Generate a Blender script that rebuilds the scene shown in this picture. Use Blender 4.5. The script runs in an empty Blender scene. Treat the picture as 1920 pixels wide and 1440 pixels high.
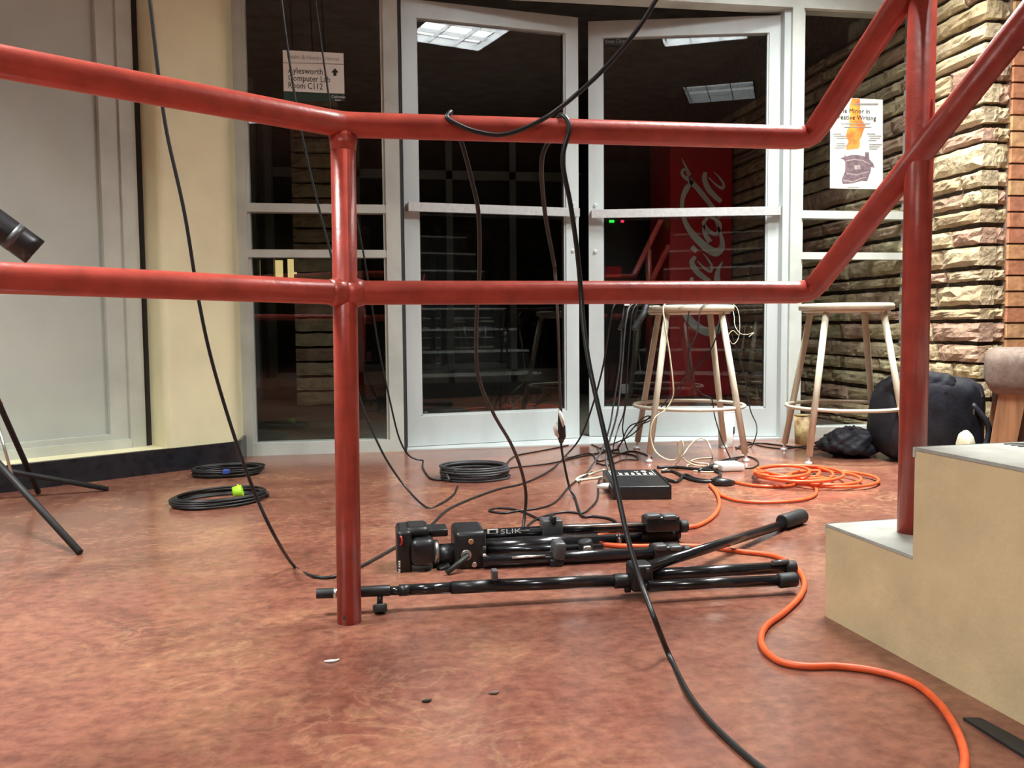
import bpy, math, random
from mathutils import Vector as V, Matrix
random.seed(7)
SC = bpy.context.scene
COL = SC.collection

# ------------------------------------------------------------------ camera
HC, FPX = 0.535, 1650.0
TH, PI_, RO = math.radians(9.3), math.radians(3.8), math.radians(0.5)
_R0 = V((math.cos(TH), -math.sin(TH), 0)); _F0 = V((math.sin(TH), math.cos(TH), 0)); _U0 = V((0, 0, 1))
CF = _F0*math.cos(PI_) - _U0*math.sin(PI_)
_U = _U0*math.cos(PI_) + _F0*math.sin(PI_)
CR = _R0*math.cos(RO) - _U*math.sin(RO)
CU = _R0*math.sin(RO) + _U*math.cos(RO)
CAM = V((0, 0, HC))
cd = bpy.data.cameras.new('camera'); cam = bpy.data.objects.new('camera', cd); COL.objects.link(cam)
cd.sensor_width = 36; cd.lens = FPX/1920*36; cd.clip_start = 0.02
cam.matrix_world = Matrix(((CR.x, CU.x, -CF.x, 0), (CR.y, CU.y, -CF.y, 0), (CR.z, CU.z, -CF.z, HC), (0, 0, 0, 1)))
SC.camera = cam
# ------------------------------------------------------------------ world, exposure
w = bpy.data.worlds.new('night'); SC.world = w; w.use_nodes = True
w.node_tree.nodes['Background'].inputs[0].default_value = (0.012, 0.013, 0.016, 1)
w.node_tree.nodes['Background'].inputs[1].default_value = 0.6
SC.view_settings.view_transform = 'Standard'; SC.view_settings.look = 'None'
SC.view_settings.gamma = 1.0; SC.view_settings.use_curve_mapping = False
SC.view_settings.exposure = 0.4
CEIL = 2.55
LAMP_POWER = 56.0
WARM = (0.965, 1.0, 0.965)
# troffers in the ceiling: x, y, relative power
LAMPS = [(1.36, 1.86, 1.15), (-1.35, 1.55, 0.98), (1.36, 0.12, 0.05), (-1.25, -1.2, 1.55), (1.80, 2.95, 0.95)]

# ------------------------------------------------------------------ pixel helpers (pixel = direction only)
def ray(px, py): return CF + CR*((px-960)/FPX) + CU*((720-py)/FPX)
def onz(px, py, z=0.0):
    d = ray(px, py); return CAM + d*((z-HC)/d.z)
def ony(px, py, Y):
    d = ray(px, py); return CAM + d*(Y/d.y)
def onx(px, py, X):
    d = ray(px, py); return CAM + d*(X/d.x)
def onp(px, py, p, n):
    d = ray(px, py); return CAM + d*((V(p)-CAM).dot(V(n))/d.dot(V(n)))
def depth(p): return (V(p)-CAM).dot(CF)
def m_per_px(p): return depth(p)/FPX

# ------------------------------------------------------------------ materials
def nt(name):
    m = bpy.data.materials.new(name); m.use_nodes = True
    return m, m.node_tree.nodes, m.node_tree.links, m.node_tree.nodes['Principled BSDF']
def mat(name, col, rough=0.5, metal=0.0, var=0.12, scale=20.0, bump=0.0, bscale=None, spec=0.5, coat=0.0, stretch=None, col2=None):
    m, N, L, b = nt(name)
    tc = N.new('ShaderNodeTexCoord'); src = tc.outputs['Object']
    if stretch:
        mp = N.new('ShaderNodeMapping'); mp.inputs['Scale'].default_value = stretch; L.new(src, mp.inputs[0]); src = mp.outputs[0]
    n = N.new('ShaderNodeTexNoise'); n.inputs['Scale'].default_value = scale; n.inputs['Detail'].default_value = 5; L.new(src, n.inputs['Vector'])
    r = N.new('ShaderNodeValToRGB')
    c2 = col2 or tuple(max(0, c*(1-2*var)) for c in col)
    r.color_ramp.elements[0].color = (*c2, 1); r.color_ramp.elements[1].color = (*[min(1, c*(1+var*.5)) for c in col], 1)
    r.color_ramp.elements[0].position = .32; r.color_ramp.elements[1].position = .62
    L.new(n.outputs['Fac'], r.inputs[0]); L.new(r.outputs[0], b.inputs['Base Color'])
    b.inputs['Roughness'].default_value = rough; b.inputs['Metallic'].default_value = metal
    b.inputs['Specular IOR Level'].default_value = spec; b.inputs['Coat Weight'].default_value = coat
    if bump:
        n2 = N.new('ShaderNodeTexNoise'); n2.inputs['Scale'].default_value = bscale or scale*3; n2.inputs['Detail'].default_value = 6; L.new(src, n2.inputs['Vector'])
        bp = N.new('ShaderNodeBump'); bp.inputs['Strength'].default_value = bump; bp.inputs['Distance'].default_value = .004
        L.new(n2.outputs['Fac'], bp.inputs['Height']); L.new(bp.outputs[0], b.inputs['Normal'])
    return m
def emis(name, col, s):
    m, N, L, b = nt(name); b.inputs['Base Color'].default_value = (*col, 1)
    b.inputs['Emission Color'].default_value = (*col, 1); b.inputs['Emission Strength'].default_value = s; return m
def glass(name, tint):
    m, N, L, b = nt(name); N.remove(b); out = N['Material Output']
    t = N.new('ShaderNodeBsdfTransparent'); t.inputs[0].default_value = (*tint, 1)
    g = N.new('ShaderNodeBsdfGlossy'); g.inputs['Roughness'].default_value = .006
    f = N.new('ShaderNodeFresnel'); ge = N.new('ShaderNodeNewGeometry'); io = N.new('ShaderNodeMapRange')
    io.inputs[3].default_value = 1.5; io.inputs[4].default_value = 1/1.5; L.new(ge.outputs['Backfacing'], io.inputs[0]); L.new(io.outputs[0], f.inputs[0])   # same pane reflectance from both sides
    x = N.new('ShaderNodeMixShader'); L.new(f.outputs[0], x.inputs[0]); L.new(t.outputs[0], x.inputs[1]); L.new(g.outputs[0], x.inputs[2]); L.new(x.outputs[0], out.inputs[0])
    return m
def objvar(name, cols, rough=.85, bump=.8, nscale=14, bscale=40):
    m, N, L, b = nt(name)
    oi = N.new('ShaderNodeObjectInfo'); r = N.new('ShaderNodeValToRGB'); r.color_ramp.interpolation = 'CONSTANT'
    e = r.color_ramp.elements
    while len(e) < len(cols): e.new(.5)
    for i, c in enumerate(cols): e[i].position = i/len(cols); e[i].color = (*c, 1)
    L.new(oi.outputs['Random'], r.inputs[0])
    ge = N.new('ShaderNodeNewGeometry')
    n = N.new('ShaderNodeTexNoise'); n.inputs['Scale'].default_value = nscale; n.inputs['Detail'].default_value = 6; L.new(ge.outputs['Position'], n.inputs['Vector'])
    r2 = N.new('ShaderNodeValToRGB'); r2.color_ramp.elements[0].color = (.74, .71, .69, 1); r2.color_ramp.elements[0].position = .3
    r2.color_ramp.elements[1].color = (1.12, 1.11, 1.08, 1); r2.color_ramp.elements[1].position = .62
    L.new(n.outputs['Fac'], r2.inputs[0])
    mx = N.new('ShaderNodeMix'); mx.data_type = 'RGBA'; mx.blend_type = 'MULTIPLY'; mx.inputs[0].default_value = 1
    L.new(r.outputs[0], mx.inputs[6]); L.new(r2.outputs[0], mx.inputs[7]); L.new(mx.outputs[2], b.inputs['Base Color'])
    b.inputs['Roughness'].default_value = rough
    n2 = N.new('ShaderNodeTexNoise'); n2.inputs['Scale'].default_value = bscale; n2.inputs['Detail'].default_value = 8; L.new(ge.outputs['Position'], n2.inputs['Vector'])
    bp = N.new('ShaderNodeBump'); bp.inputs['Strength'].default_value = bump; bp.inputs['Distance'].default_value = .012
    L.new(n2.outputs['Fac'], bp.inputs['Height']); L.new(bp.outputs[0], b.inputs['Normal'])
    return m
def floor_mat(name, stops, vein, rough):
    m, N, L, b = nt(name)
    tc = N.new('ShaderNodeTexCoord'); mp = N.new('ShaderNodeMapping'); mp.inputs['Scale'].default_value = (1, 1.15, 1)
    L.new(tc.outputs['Object'], mp.inputs[0])
    def noise(s, d, dist=0):
        n = N.new('ShaderNodeTexNoise'); n.inputs['Scale'].default_value = s; n.inputs['Detail'].default_value = d
        n.inputs['Distortion'].default_value = dist; n.inputs['Roughness'].default_value = .62; L.new(mp.outputs[0], n.inputs['Vector']); return n.outputs['Fac']
    a = noise(3.6, 10, .8); r = N.new('ShaderNodeValToRGB'); e = r.color_ramp.elements
    while len(e) < len(stops): e.new(.5)
    for i, (p, c) in enumerate(stops): e[i].position = p; e[i].color = (*c, 1)
    L.new(a, r.inputs[0])
    v = noise(7.5, 7, 1.4); r2 = N.new('ShaderNodeValToRGB'); e = r2.color_ramp.elements; e.new(.5)
    e[0].position = .46; e[1].position = .5; e[2].position = .545
    e[0].color = (0, 0, 0, 1); e[1].color = (1, 1, 1, 1); e[2].color = (0, 0, 0, 1); L.new(v, r2.inputs[0])
    big = noise(1.1, 3, .3); r3 = N.new('ShaderNodeValToRGB'); r3.color_ramp.elements[0].position = .45; r3.color_ramp.elements[1].position = .7; L.new(big, r3.inputs[0])
    mm = N.new('ShaderNodeMath'); mm.operation = 'MULTIPLY'; L.new(r2.outputs[0], mm.inputs[0]); L.new(r3.outputs[0], mm.inputs[1])
    m2 = N.new('ShaderNodeMath'); m2.operation = 'MULTIPLY'; L.new(mm.outputs[0], m2.inputs[0]); m2.inputs[1].default_value = .38
    mx = N.new('ShaderNodeMix'); mx.data_type = 'RGBA'; L.new(m2.outputs[0], mx.inputs[0]); L.new(r.outputs[0], mx.inputs[6]); mx.inputs[7].default_value = (*vein, 1)
    fine = noise(38, 6); r4 = N.new('ShaderNodeValToRGB'); r4.color_ramp.elements[0].color = (.70, .68, .68, 1); r4.color_ramp.elements[0].position = .33
    r4.color_ramp.elements[1].color = (1.18, 1.18, 1.16, 1); r4.color_ramp.elements[1].position = .65; L.new(fine, r4.inputs[0])
    my = N.new('ShaderNodeMix'); my.data_type = 'RGBA'; my.blend_type = 'MULTIPLY'; my.inputs[0].default_value = 1
    L.new(mx.outputs[2], my.inputs[6]); L.new(r4.outputs[0], my.inputs[7]); L.new(my.outputs[2], b.inputs['Base Color'])
    rr = N.new('ShaderNodeMapRange'); rr.inputs[3].default_value = rough; rr.inputs[4].default_value = rough+.16; L.new(a, rr.inputs[0]); L.new(rr.outputs[0], b.inputs['Roughness'])
    bp = N.new('ShaderNodeBump'); bp.inputs['Strength'].default_value = .05; bp.inputs['Distance'].default_value = .003; L.new(noise(9, 4), bp.inputs['Height']); L.new(bp.outputs[0], b.inputs['Normal'])
    return m

M = dict(
    red=mat('red_paint', (.42, .058, .040), .33, var=.10, scale=30, bump=.15, bscale=90, spec=.5),
    beige=mat('beige_wall_paint', (.78, .72, .47), .55, var=.04, scale=6, bump=.05, bscale=120),
    stair=mat('stair_beige_paint', (.71, .575, .345), .55, var=.07, scale=9, bump=.35, bscale=55),
    tread=mat('tread_grey_concrete', (.40, .40, .36), .45, var=.15, scale=12, bump=.1),
    grip=mat('grip_strip_black', (.03, .03, .03), .8),
    panel=mat('grey_panel_paint', (.46, .48, .43), .6, var=.05, scale=3, bump=.08, bscale=160),
    casing=mat('grey_white_casing', (.50, .51, .45), .5, var=.10, scale=5, bump=.08),
    tile=mat('black_base_tile', (.016, .017, .022), .22, var=.2, scale=30),
    grout=mat('grout', (.55, .52, .46), .8),
    alu=mat('painted_aluminium', (.55, .59, .59), .38, metal=.15, var=.05, scale=7, stretch=(1, 1, .3)),
    frame=mat('white_frame_paint', (.53, .56, .52), .45, var=.09, scale=6, bump=.05),
    chrome=mat('brushed_steel', (.82, .82, .82), .30, metal=.55, var=.05, scale=60),
    glass=glass('clear_glass', (.95, .965, .965)),
    gasket=mat('dark_gasket', (.03, .03, .03), .7),
    ceil=mat('ceiling_tile', (.55, .53, .48), .9, var=.1, scale=40),
    backwall=mat('lobby_wall_paint', (.16, .13, .09), .7, var=.08, scale=4),
    stone=objvar('sandstone', [(.60, .49, .32), (.52, .41, .24), (.44, .33, .20), (.50, .33, .23), (.56, .47, .29), (.38, .26, .18), (.50, .40, .26), (.46, .29, .21), (.55, .43, .27)]),
    mortar=mat('stone_mortar', (.10, .075, .055), .95, var=.3, scale=40),
    brick=objvar('orange_brick', [(.60, .29, .14), (.55, .23, .12), (.64, .36, .18), (.52, .21, .12), (.62, .31, .15)], bump=.25, nscale=30),
    brickmortar=mat('brick_mortar', (.30, .24, .18), .95, var=.2, scale=60),
    stoolp=mat('cream_stool_paint', (.60, .55, .43), .42, var=.06, scale=20, coat=.1),
    blk=mat('black_plastic', (.012, .012, .014), .38, var=.2, scale=40),
    blkm=mat('black_gloss_metal', (.010, .010, .012), .20, metal=.0, var=.1, scale=30, coat=.3),
    blkr=mat('black_rubber', (.013, .013, .014), .6, var=.2, scale=60),
    cable=mat('black_cable_jacket', (.009, .009, .010), .42, var=.2, scale=50),
    cableg=mat('grey_cable_jacket', (.045, .045, .05), .5, var=.2, scale=50),
    orange=mat('orange_cord_jacket', (.80, .115, .03), .42, var=.10, scale=30),
    cream=mat('cream_cable_jacket', (.66, .62, .45), .4, var=.05),
    white=mat('white_plastic', (.78, .78, .75), .3, var=.03),
    paper=mat('white_paper', (.78, .78, .73), .8, var=.03, scale=10),
    ink=mat('black_ink', (.02, .02, .02), .8), inkg=mat('grey_ink', (.30, .30, .29), .8),
    green=mat('dark_green_print', (.012, .04, .025), .6),
    lime=mat('lime_hook_tie', (.45, .85, .03), .6, var=.1), blue=mat('blue_tie', (.03, .07, .35), .6),
    cokered=mat('vending_red', (.60, .015, .025), .3, var=.05, scale=3), cokewhite=mat('vending_white', (.80, .80, .76), .4, var=.05),
    silver=mat('silver_metal', (.62, .61, .57), .28, metal=.9, var=.05),
    greyp=mat('grey_plastic', (.07, .072, .075), .4, var=.1),
    redring=mat('red_ring_plastic', (.5, .03, .02), .4),
    bag=mat('dark_nylon', (.014, .015, .024), .62, var=.3, scale=18, bump=.3, bscale=60),
    cush=mat('taupe_upholstery', (.20, .145, .115), .9, var=.15, scale=60, bump=.4, bscale=400),
    wood=mat('tan_wood', (.42, .22, .11), .5, var=.18, scale=8, stretch=(6, 6, .6)), woodd=mat('dark_wood', (.10, .045, .03), .5, var=.2, scale=8),
    cupart=mat('brown_cup_print', (.55, .42, .20), .6, var=.0, scale=22, col2=(.16, .07, .02)),
    flame=mat('orange_ink_wash', (.90, .40, .06), .8, var=.0, scale=18, col2=(.85, .14, .03)),
    type_=mat('purple_grey_print', (.19, .13, .15), .8, var=.2, scale=60), typel=mat('light_purple_print', (.40, .31, .31), .8, var=.2, scale=80),
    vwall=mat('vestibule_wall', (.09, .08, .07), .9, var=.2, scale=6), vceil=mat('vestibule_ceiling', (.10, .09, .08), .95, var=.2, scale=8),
    led_g=emis('green_led', (.02, 1, .05), 1.6), led_r=emis('red_led', (1, .03, .08), 1.2), lit=emis('lit_far_window', (1, .75, .3), .55),
    louver=mat('louver_aluminium', (.75, .76, .78), .25, metal=.7, var=.02),
    strip=mat('black_edge_strip', (.02, .02, .022), .6),
)
M['floor'] = floor_mat('stained_red_concrete', [(.28, (.14, .053, .039)), (.42, (.20, .075, .051)), (.54, (.24, .096, .064)), (.64, (.285, .127, .078)), (.78, (.36, .19, .10))], (.50, .33, .18), .13)
M['vfloor'] = floor_mat('grey_green_concrete', [(.25, (.12, .115, .09)), (.5, (.19, .185, .15)), (.75, (.26, .25, .20))], (.28, .27, .2), .3)

# ------------------------------------------------------------------ mesh builder
def frame_of(d):
    d = d.normalized(); a = V((0, 0, 1)) if abs(d.z) < .9 else V((1, 0, 0))
    x = d.cross(a).normalized(); return x, x.cross(d).normalized(), d
class MB:
    def __init__(s): s.v = []; s.f = []; s.sm = []
    def quad(s, *p, smooth=False):
        i = len(s.v); s.v += [V(q) for q in p]; s.f.append(tuple(range(i, i+len(p)))); s.sm.append(smooth); return s
    def hexa(s, b, t):                       # bottom ring and top ring of points
        n = len(b); i = len(s.v); s.v += [V(q) for q in b]+[V(q) for q in t]
        s.f.append(tuple(range(i+n-1, i-1, -1))); s.f.append(tuple(range(i+n, i+2*n))); s.sm += [False, False]
        for k in range(n): s.f.append((i+k, i+(k+1) % n, i+n+(k+1) % n, i+n+k)); s.sm.append(False)
        return s
    def prism(s, poly, z0, z1): return s.hexa([(p[0], p[1], z0) for p in poly], [(p[0], p[1], z1) for p in poly])
    def box(s, c, sz, ax=None):
        c = V(c); ax = ax or (V((1, 0, 0)), V((0, 1, 0)), V((0, 0, 1))); x, y, z = [a*(k/2) for a, k in zip(ax, sz)]
        return s.hexa([c-x-y-z, c+x-y-z, c+x+y-z, c-x+y-z], [c-x-y+z, c+x-y+z, c+x+y+z, c-x+y+z])
    def bbox(s, x0, x1, y0, y1, z0, z1): return s.box(((x0+x1)/2, (y0+y1)/2, (z0+z1)/2), (x1-x0, y1-y0, z1-z0))
    def tube(s, pts, r, n=10, cap=True, smooth=True):
        pts = [V(p) for p in pts]; m = len(pts); rs = r if isinstance(r, (list, tuple)) else [r]*m
        i0 = len(s.v); T = [(pts[min(k+1, m-1)]-pts[max(k-1, 0)]).normalized() for k in range(m)]
        x, y, _ = frame_of(T[0])
        for k in range(m):
            x = (x - T[k]*x.dot(T[k])).normalized(); y = T[k].cross(x)
            for j in range(n):
                a = 2*math.pi*j/n; s.v.append(pts[k]+(x*math.cos(a)+y*math.sin(a))*rs[k])
        for k in range(m-1):
            for j in range(n):
                s.f.append((i0+k*n+j, i0+k*n+(j+1) % n, i0+(k+1)*n+(j+1) % n, i0+(k+1)*n+j)); s.sm.append(smooth)
        if cap:
            s.f.append(tuple(i0+j for j in range(n-1, -1, -1))); s.f.append(tuple(i0+(m-1)*n+j for j in range(n))); s.sm += [False, False]
        return s
    def cyl(s, a, b, r, n=16, bev=0.0):
        a = V(a); b = V(b); d = (b-a).normalized()
        if bev: return s.tube([a, a+d*bev*.3, a+d*bev, b-d*bev, b-d*bev*.3, b], [r-bev, r-bev*.3, r, r, r-bev*.3, r-bev], n)
        return s.tube([a, b], r, n)
    def ring(s, c, R, r, n=40, m=8, ax=None):
        c = V(c); x, y = ax or (V((1, 0, 0)), V((0, 1, 0))); z = x.cross(y); i0 = len(s.v)
        for k in range(n):
            a = 2*math.pi*k/n; d = x*math.cos(a)+y*math.sin(a)
            for j in range(m):
                b = 2*math.pi*j/m; s.v.append(c+d*(R+r*math.cos(b))+z*(r*math.sin(b)))
        for k in range(n):
            for j in range(m):
                s.f.append((i0+k*m+j, i0+((k+1) % n)*m+j, i0+((k+1) % n)*m+(j+1) % m, i0+k*m+(j+1) % m)); s.sm.append(True)
        return s
    def rbox(s, c, sz, r, ax=None, n=4):     # rounded box as superellipse rings
        c = V(c); ax = ax or (V((1, 0, 0)), V((0, 1, 0)), V((0, 0, 1)))
        hx, hy, hz = [k/2 for k in sz]; r = min(r, hx, hy, hz); i0 = len(s.v)
        prof = [(-hz+r-r*math.cos(t), r-r*math.sin(t)) for t in [math.pi/2*k/n for k in range(n+1)]]
        prof += [(-z, i) for z, i in prof[::-1]]; cnt = 0
        for z, ins in prof:
            ring = []
            rr = max(r-ins, .0005)
            for qx, qy, a0 in ((1, 1, 0), (-1, 1, 90), (-1, -1, 180), (1, -1, 270)):
                for k in range(n+1):
                    a = math.radians(a0+90*k/n); ring.append((qx*(hx-r)+rr*math.cos(a), qy*(hy-r)+rr*math.sin(a)))
            cnt = len(ring)
            for x, y in ring: s.v.append(c+ax[0]*x+ax[1]*y+ax[2]*z)
        for k in range(len(prof)-1):
            for j in range(cnt):
                s.f.append((i0+k*cnt+j, i0+k*cnt+(j+1) % cnt, i0+(k+1)*cnt+(j+1) % cnt, i0+(k+1)*cnt+j)); s.sm.append(True)
        s.f.append(tuple(i0+j for j in range(cnt-1, -1, -1))); s.f.append(tuple(i0+(len(prof)-1)*cnt+j for j in range(cnt))); s.sm += [False, False]
        return s
    def build(s, name, m, parent=None, local=False):
        me = bpy.data.meshes.new(name); me.from_pydata([tuple(p) for p in s.v], [], s.f); me.polygons.foreach_set('use_smooth', s.sm); me.update()
        me.materials.append(M[m] if isinstance(m, str) else m)
        o = bpy.data.objects.new(name, me); COL.objects.link(o); adopt(o, parent, local); return o
def world_loc(o):
    p = V((0, 0, 0))
    while o: p += o.location; o = o.parent
    return p
ROOTLOC = {}
def adopt(o, parent, local=False):
    if parent is None: return
    o.parent = parent
    if not local:                            # meshes are written in place; only top roots carry an offset
        r = parent
        while r.parent: r = r.parent
        if parent.parent is None: o.matrix_parent_inverse = Matrix.Translation(-r.location)
def thing(name, label, cat, loc=(0, 0, 0), group=None):
    o = bpy.data.objects.new(name, None); COL.objects.link(o); o.location = loc; o.empty_display_size = .05
    return tag(o, label, cat, group)
def tag(o, label, cat, group=None):
    o['label'] = label; o['category'] = cat
    if group: o['group'] = group
    return o
def struct(o): o['kind'] = 'structure'; return o
def sroot(name, loc=(0, 0, 0)):
    o = bpy.data.objects.new(name, None); COL.objects.link(o); o.location = loc; return struct(o)
def text(body, name, m, org, xdir, ydir, size, parent=None, align='LEFT', sx=1.0):
    cu = bpy.data.curves.new(name, 'FONT'); cu.body = body; cu.size = size; cu.align_x = align; cu.extrude = 0.0002; cu.resolution_u = 2
    t = bpy.data.objects.new(name, cu); COL.objects.link(t)
    me = bpy.data.meshes.new_from_object(t.evaluated_get(bpy.context.evaluated_depsgraph_get())); bpy.data.objects.remove(t)
    x = V(xdir).normalized(); y = V(ydir).normalized(); z = x.cross(y)
    for v in me.vertices: v.co = V(org)+x*(v.co.x*sx)+y*v.co.y+z*v.co.z
    me.materials.clear(); me.materials.append(M[m]); me.name = name
    o = bpy.data.objects.new(name, me); COL.objects.link(o); adopt(o, parent); return o
def crom(pts, k=8):
    pts = [V(p) for p in pts]
    if len(pts) < 3: return pts
    q = [pts[0]*2-pts[1]]+pts+[pts[-1]*2-pts[-2]]; out = []
    for i in range(1, len(q)-2):
        a, b, c, d = q[i-1:i+3]
        for j in range(k):
            t = j/k; out.append(.5*((2*b)+(c-a)*t+(2*a-5*b+4*c-d)*t*t+(3*b-a-3*c+d)*t**3))
    return out+[pts[-1]]

# ================================================================== STRUCTURE
WY = 3.81                 # door wall plane
XS, YC = 2.488, 3.293     # stone wall face and its near corner
# floors, ceilings, far lobby walls
struct(MB().bbox(-6.5, 6.5, -9.0, WY+.03, -.06, 0).build('floor', 'floor'))
struct(MB().bbox(-1.0, 2.9, WY+.03, 8.6, -.06, 0.0).build('floor_vestibule', 'vfloor'))
cl = MB()
xs = sorted({-6.5, 6.5, *[a+s for a, b, c in LAMPS for s in (-.305, .305)]}); ys = sorted({-9.0, WY+.05, *[b+s for a, b, c in LAMPS for s in (-.305, .305)]})
for i in range(len(xs)-1):
    for j in range(len(ys)-1):
        cx, cy = (xs[i]+xs[i+1])/2, (ys[j]+ys[j+1])/2
        if any(abs(cx-a) < .3 and abs(cy-b) < .3 for a, b, c in LAMPS): continue
        cl.bbox(xs[i], xs[i+1], ys[j], ys[j+1], CEIL, CEIL+.02)
struct(cl.build('ceiling', 'ceil'))
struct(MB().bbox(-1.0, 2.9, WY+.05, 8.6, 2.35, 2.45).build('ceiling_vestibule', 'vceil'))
struct(MB().bbox(-6.5, 6.5, -9.1, -9.0, 0, CEIL).build('wall_back', 'backwall'))
struct(MB().bbox(-6.6, -6.5, -9.0, 2.0, 0, CEIL).build('wall_far_left', 'backwall'))
struct(MB().bbox(6.5, 6.6, -9.0, 3.4, 0, CEIL).build('wall_far_right', 'backwall'))

# --- left wall: angled, with a rounded column and a recessed grey panel
A0, B0 = onz(0, 925), onz(440, 870)
E_ = V((B0.x-A0.x, B0.y-A0.y, 0)).normalized(); N_ = V((E_.y, -E_.x, 0))
A_ = A0 - E_*3.2
wl = sroot('wall_left', (A0.x, A0.y, 0))
Lc = onp(309, 700, B0-N_*.012, N_); Lc.z = 0
def arc2(c, r, a0, a1, n=8): return [(c.x+r*math.cos(math.radians(a0+(a1-a0)*k/n)), c.y+r*math.sin(math.radians(a0+(a1-a0)*k/n))) for k in range(n+1)]
ang = math.degrees(math.atan2(N_.y, N_.x)); BH = .088
RC = .075
cc = B0 - N_*(.012+RC) - E_*.02
poly = []
lc2 = Lc - N_*.03 + E_*.03
poly += arc2(lc2, .03, ang-90, ang, 5)
poly += arc2(cc, RC, ang, 0, 8)
poly += [(cc.x+RC, WY+.05), (cc.x-.25, WY+.05)]
pb = Lc - N_*.30; poly += [(pb.x, pb.y)]
MB().prism(poly, BH-.002, CEIL).build('column', 'beige', wl)
# sill block under the recess and the wall above / behind
sA, sB = A_-N_*.012, Lc-N_*.012
MB().prism([(A_.x, A_.y), (Lc.x+E_.x*.02, Lc.y+E_.y*.02), (Lc.x-N_.x*.3+E_.x*.02, Lc.y-N_.y*.3+E_.y*.02), (A_.x-N_.x*.3, A_.y-N_.y*.3)], BH-.004, BH).build('sill', 'beige', wl)
PD = .135
def pp(p, off): q = p - N_*off; return (q.x, q.y)
MB().prism([pp(A_, PD+.03), pp(Lc, PD+.03), pp(Lc, PD+.1), pp(A_, PD+.1)], BH, CEIL).build('panel', 'panel', wl)
q1 = onp(203, 600, B0-N_*PD, N_); q2 = onp(238, 600, B0-N_*PD, N_); q3 = onp(266.5, 600, B0-N_*PD, N_)
for a in (q1, q2, q3): a.z = 0
MB().prism([pp(q2-E_*.0+N_*PD, PD-.0), pp(q3+N_*PD, PD), pp(q3+N_*PD, PD+.04), pp(q2+N_*PD, PD+.04)], BH, CEIL).build('casing', 'casing', wl)
MB().prism([pp(q1+N_*PD, PD+.015), pp(q2+N_*PD, PD+.015), pp(q2+N_*PD, PD+.04), pp(q1+N_*PD, PD+.04)], BH, CEIL).build('casing', 'casing', wl)
MB().prism([pp(A_, PD-.005), pp(q2+N_*PD, PD-.005), pp(q2+N_*PD, PD+.04), pp(A_, PD+.04)], BH, BH+.034).build('casing', 'casing', wl)
MB().prism([pp(A_, PD+.012), pp(q1+N_*PD, PD+.012), pp(q1+N_*PD, PD+.04), pp(A_, PD+.04)], BH+.034, BH+.055).build('casing', 'casing', wl)
# dark strip standing in for the shadowed crack beside the casing
qa = q3 + N_*PD
MB().prism([pp(qa, PD+.012), pp(Lc+E_*.05, PD+.012), pp(Lc+E_*.05, PD+.03), pp(qa, PD+.03)], BH, CEIL).build('crack', 'gasket', wl)
bl = sroot('baseboard_left', (A0.x, A0.y, 0))
J1 = onp(283, 850, B0, N_); J1.z = 0
J0 = J1 - E_*1.22
def tilep(p, q): return [(p.x, p.y), (q.x, q.y), pp(q, .022), pp(p, .022)]
MB().prism(tilep(A_, J0-E_*.001), 0, BH).build('base_tile', 'tile', bl)
MB().prism(tilep(J0+E_*.001, J1-E_*.001), 0, BH).build('base_tile', 'tile', bl)
bc = cc; o_ = arc2(bc, RC+.012, ang, 0, 8); i_ = arc2(bc, RC-.008, ang, 0, 8)
e1 = bc.copy()
MB().prism([(J1.x+E_.x*.001, J1.y+E_.y*.001)]+o_+[(bc.x+RC+.012, WY-.03), (bc.x+RC-.008, WY-.03)]+i_[::-1]+[pp(J1+E_*.001, .02)], 0, BH).build('base_tile', 'tile', bl)
MB().prism([pp(J1-E_*.001, .003), pp(J1+E_*.001, .003), pp(J1+E_*.001, .02), pp(J1-E_*.001, .02)], 0, BH-.001).build('grout_joint', 'grout', bl)

# --- glazed front
Xl0, Xl1 = ony(442, 600, WY).x, ony(470, 600, WY).x        # left jamb
Xm0, Xm1 = ony(725, 480, WY).x, ony(757, 480, WY).x        # mullion left of doors
Xr0, Xr1 = ony(1464, 500, WY).x, ony(1496, 500, WY).x      # mullion right of doors
ZH = 1.945
hd = sroot('trim_1', (0, WY, 0))
MB().bbox(Xl0, XS+.05, WY-.03, WY+.06, ZH, ZH+.09).build('header_bar', 'frame', hd)
MB().bbox(Xl0, XS+.05, WY-.01, WY+.05, ZH+.09, CEIL+.02).build('header_panel', 'casing', hd)
MB().bbox(Xm0, Xm1-.012, WY-.03, WY+.07, 0, ZH).build('mullion', 'frame', hd)
MB().bbox(Xm1-.012, Xm1+.002, WY-.005, WY+.07, 0, ZH).build('gasket', 'gasket', hd)
MB().bbox(Xr0+.03, Xr1, WY-.03, WY+.07, 0, ZH).build('mullion', 'frame', hd)
MB().bbox(Xr0, Xr0+.03, WY-.012, WY+.07, 0, ZH).build('door_stop', 'alu', hd)
MB().bbox(Xm1, Xr0, WY-.02, WY+.33, 0, .006).build('threshold', 'alu', hd)
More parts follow.
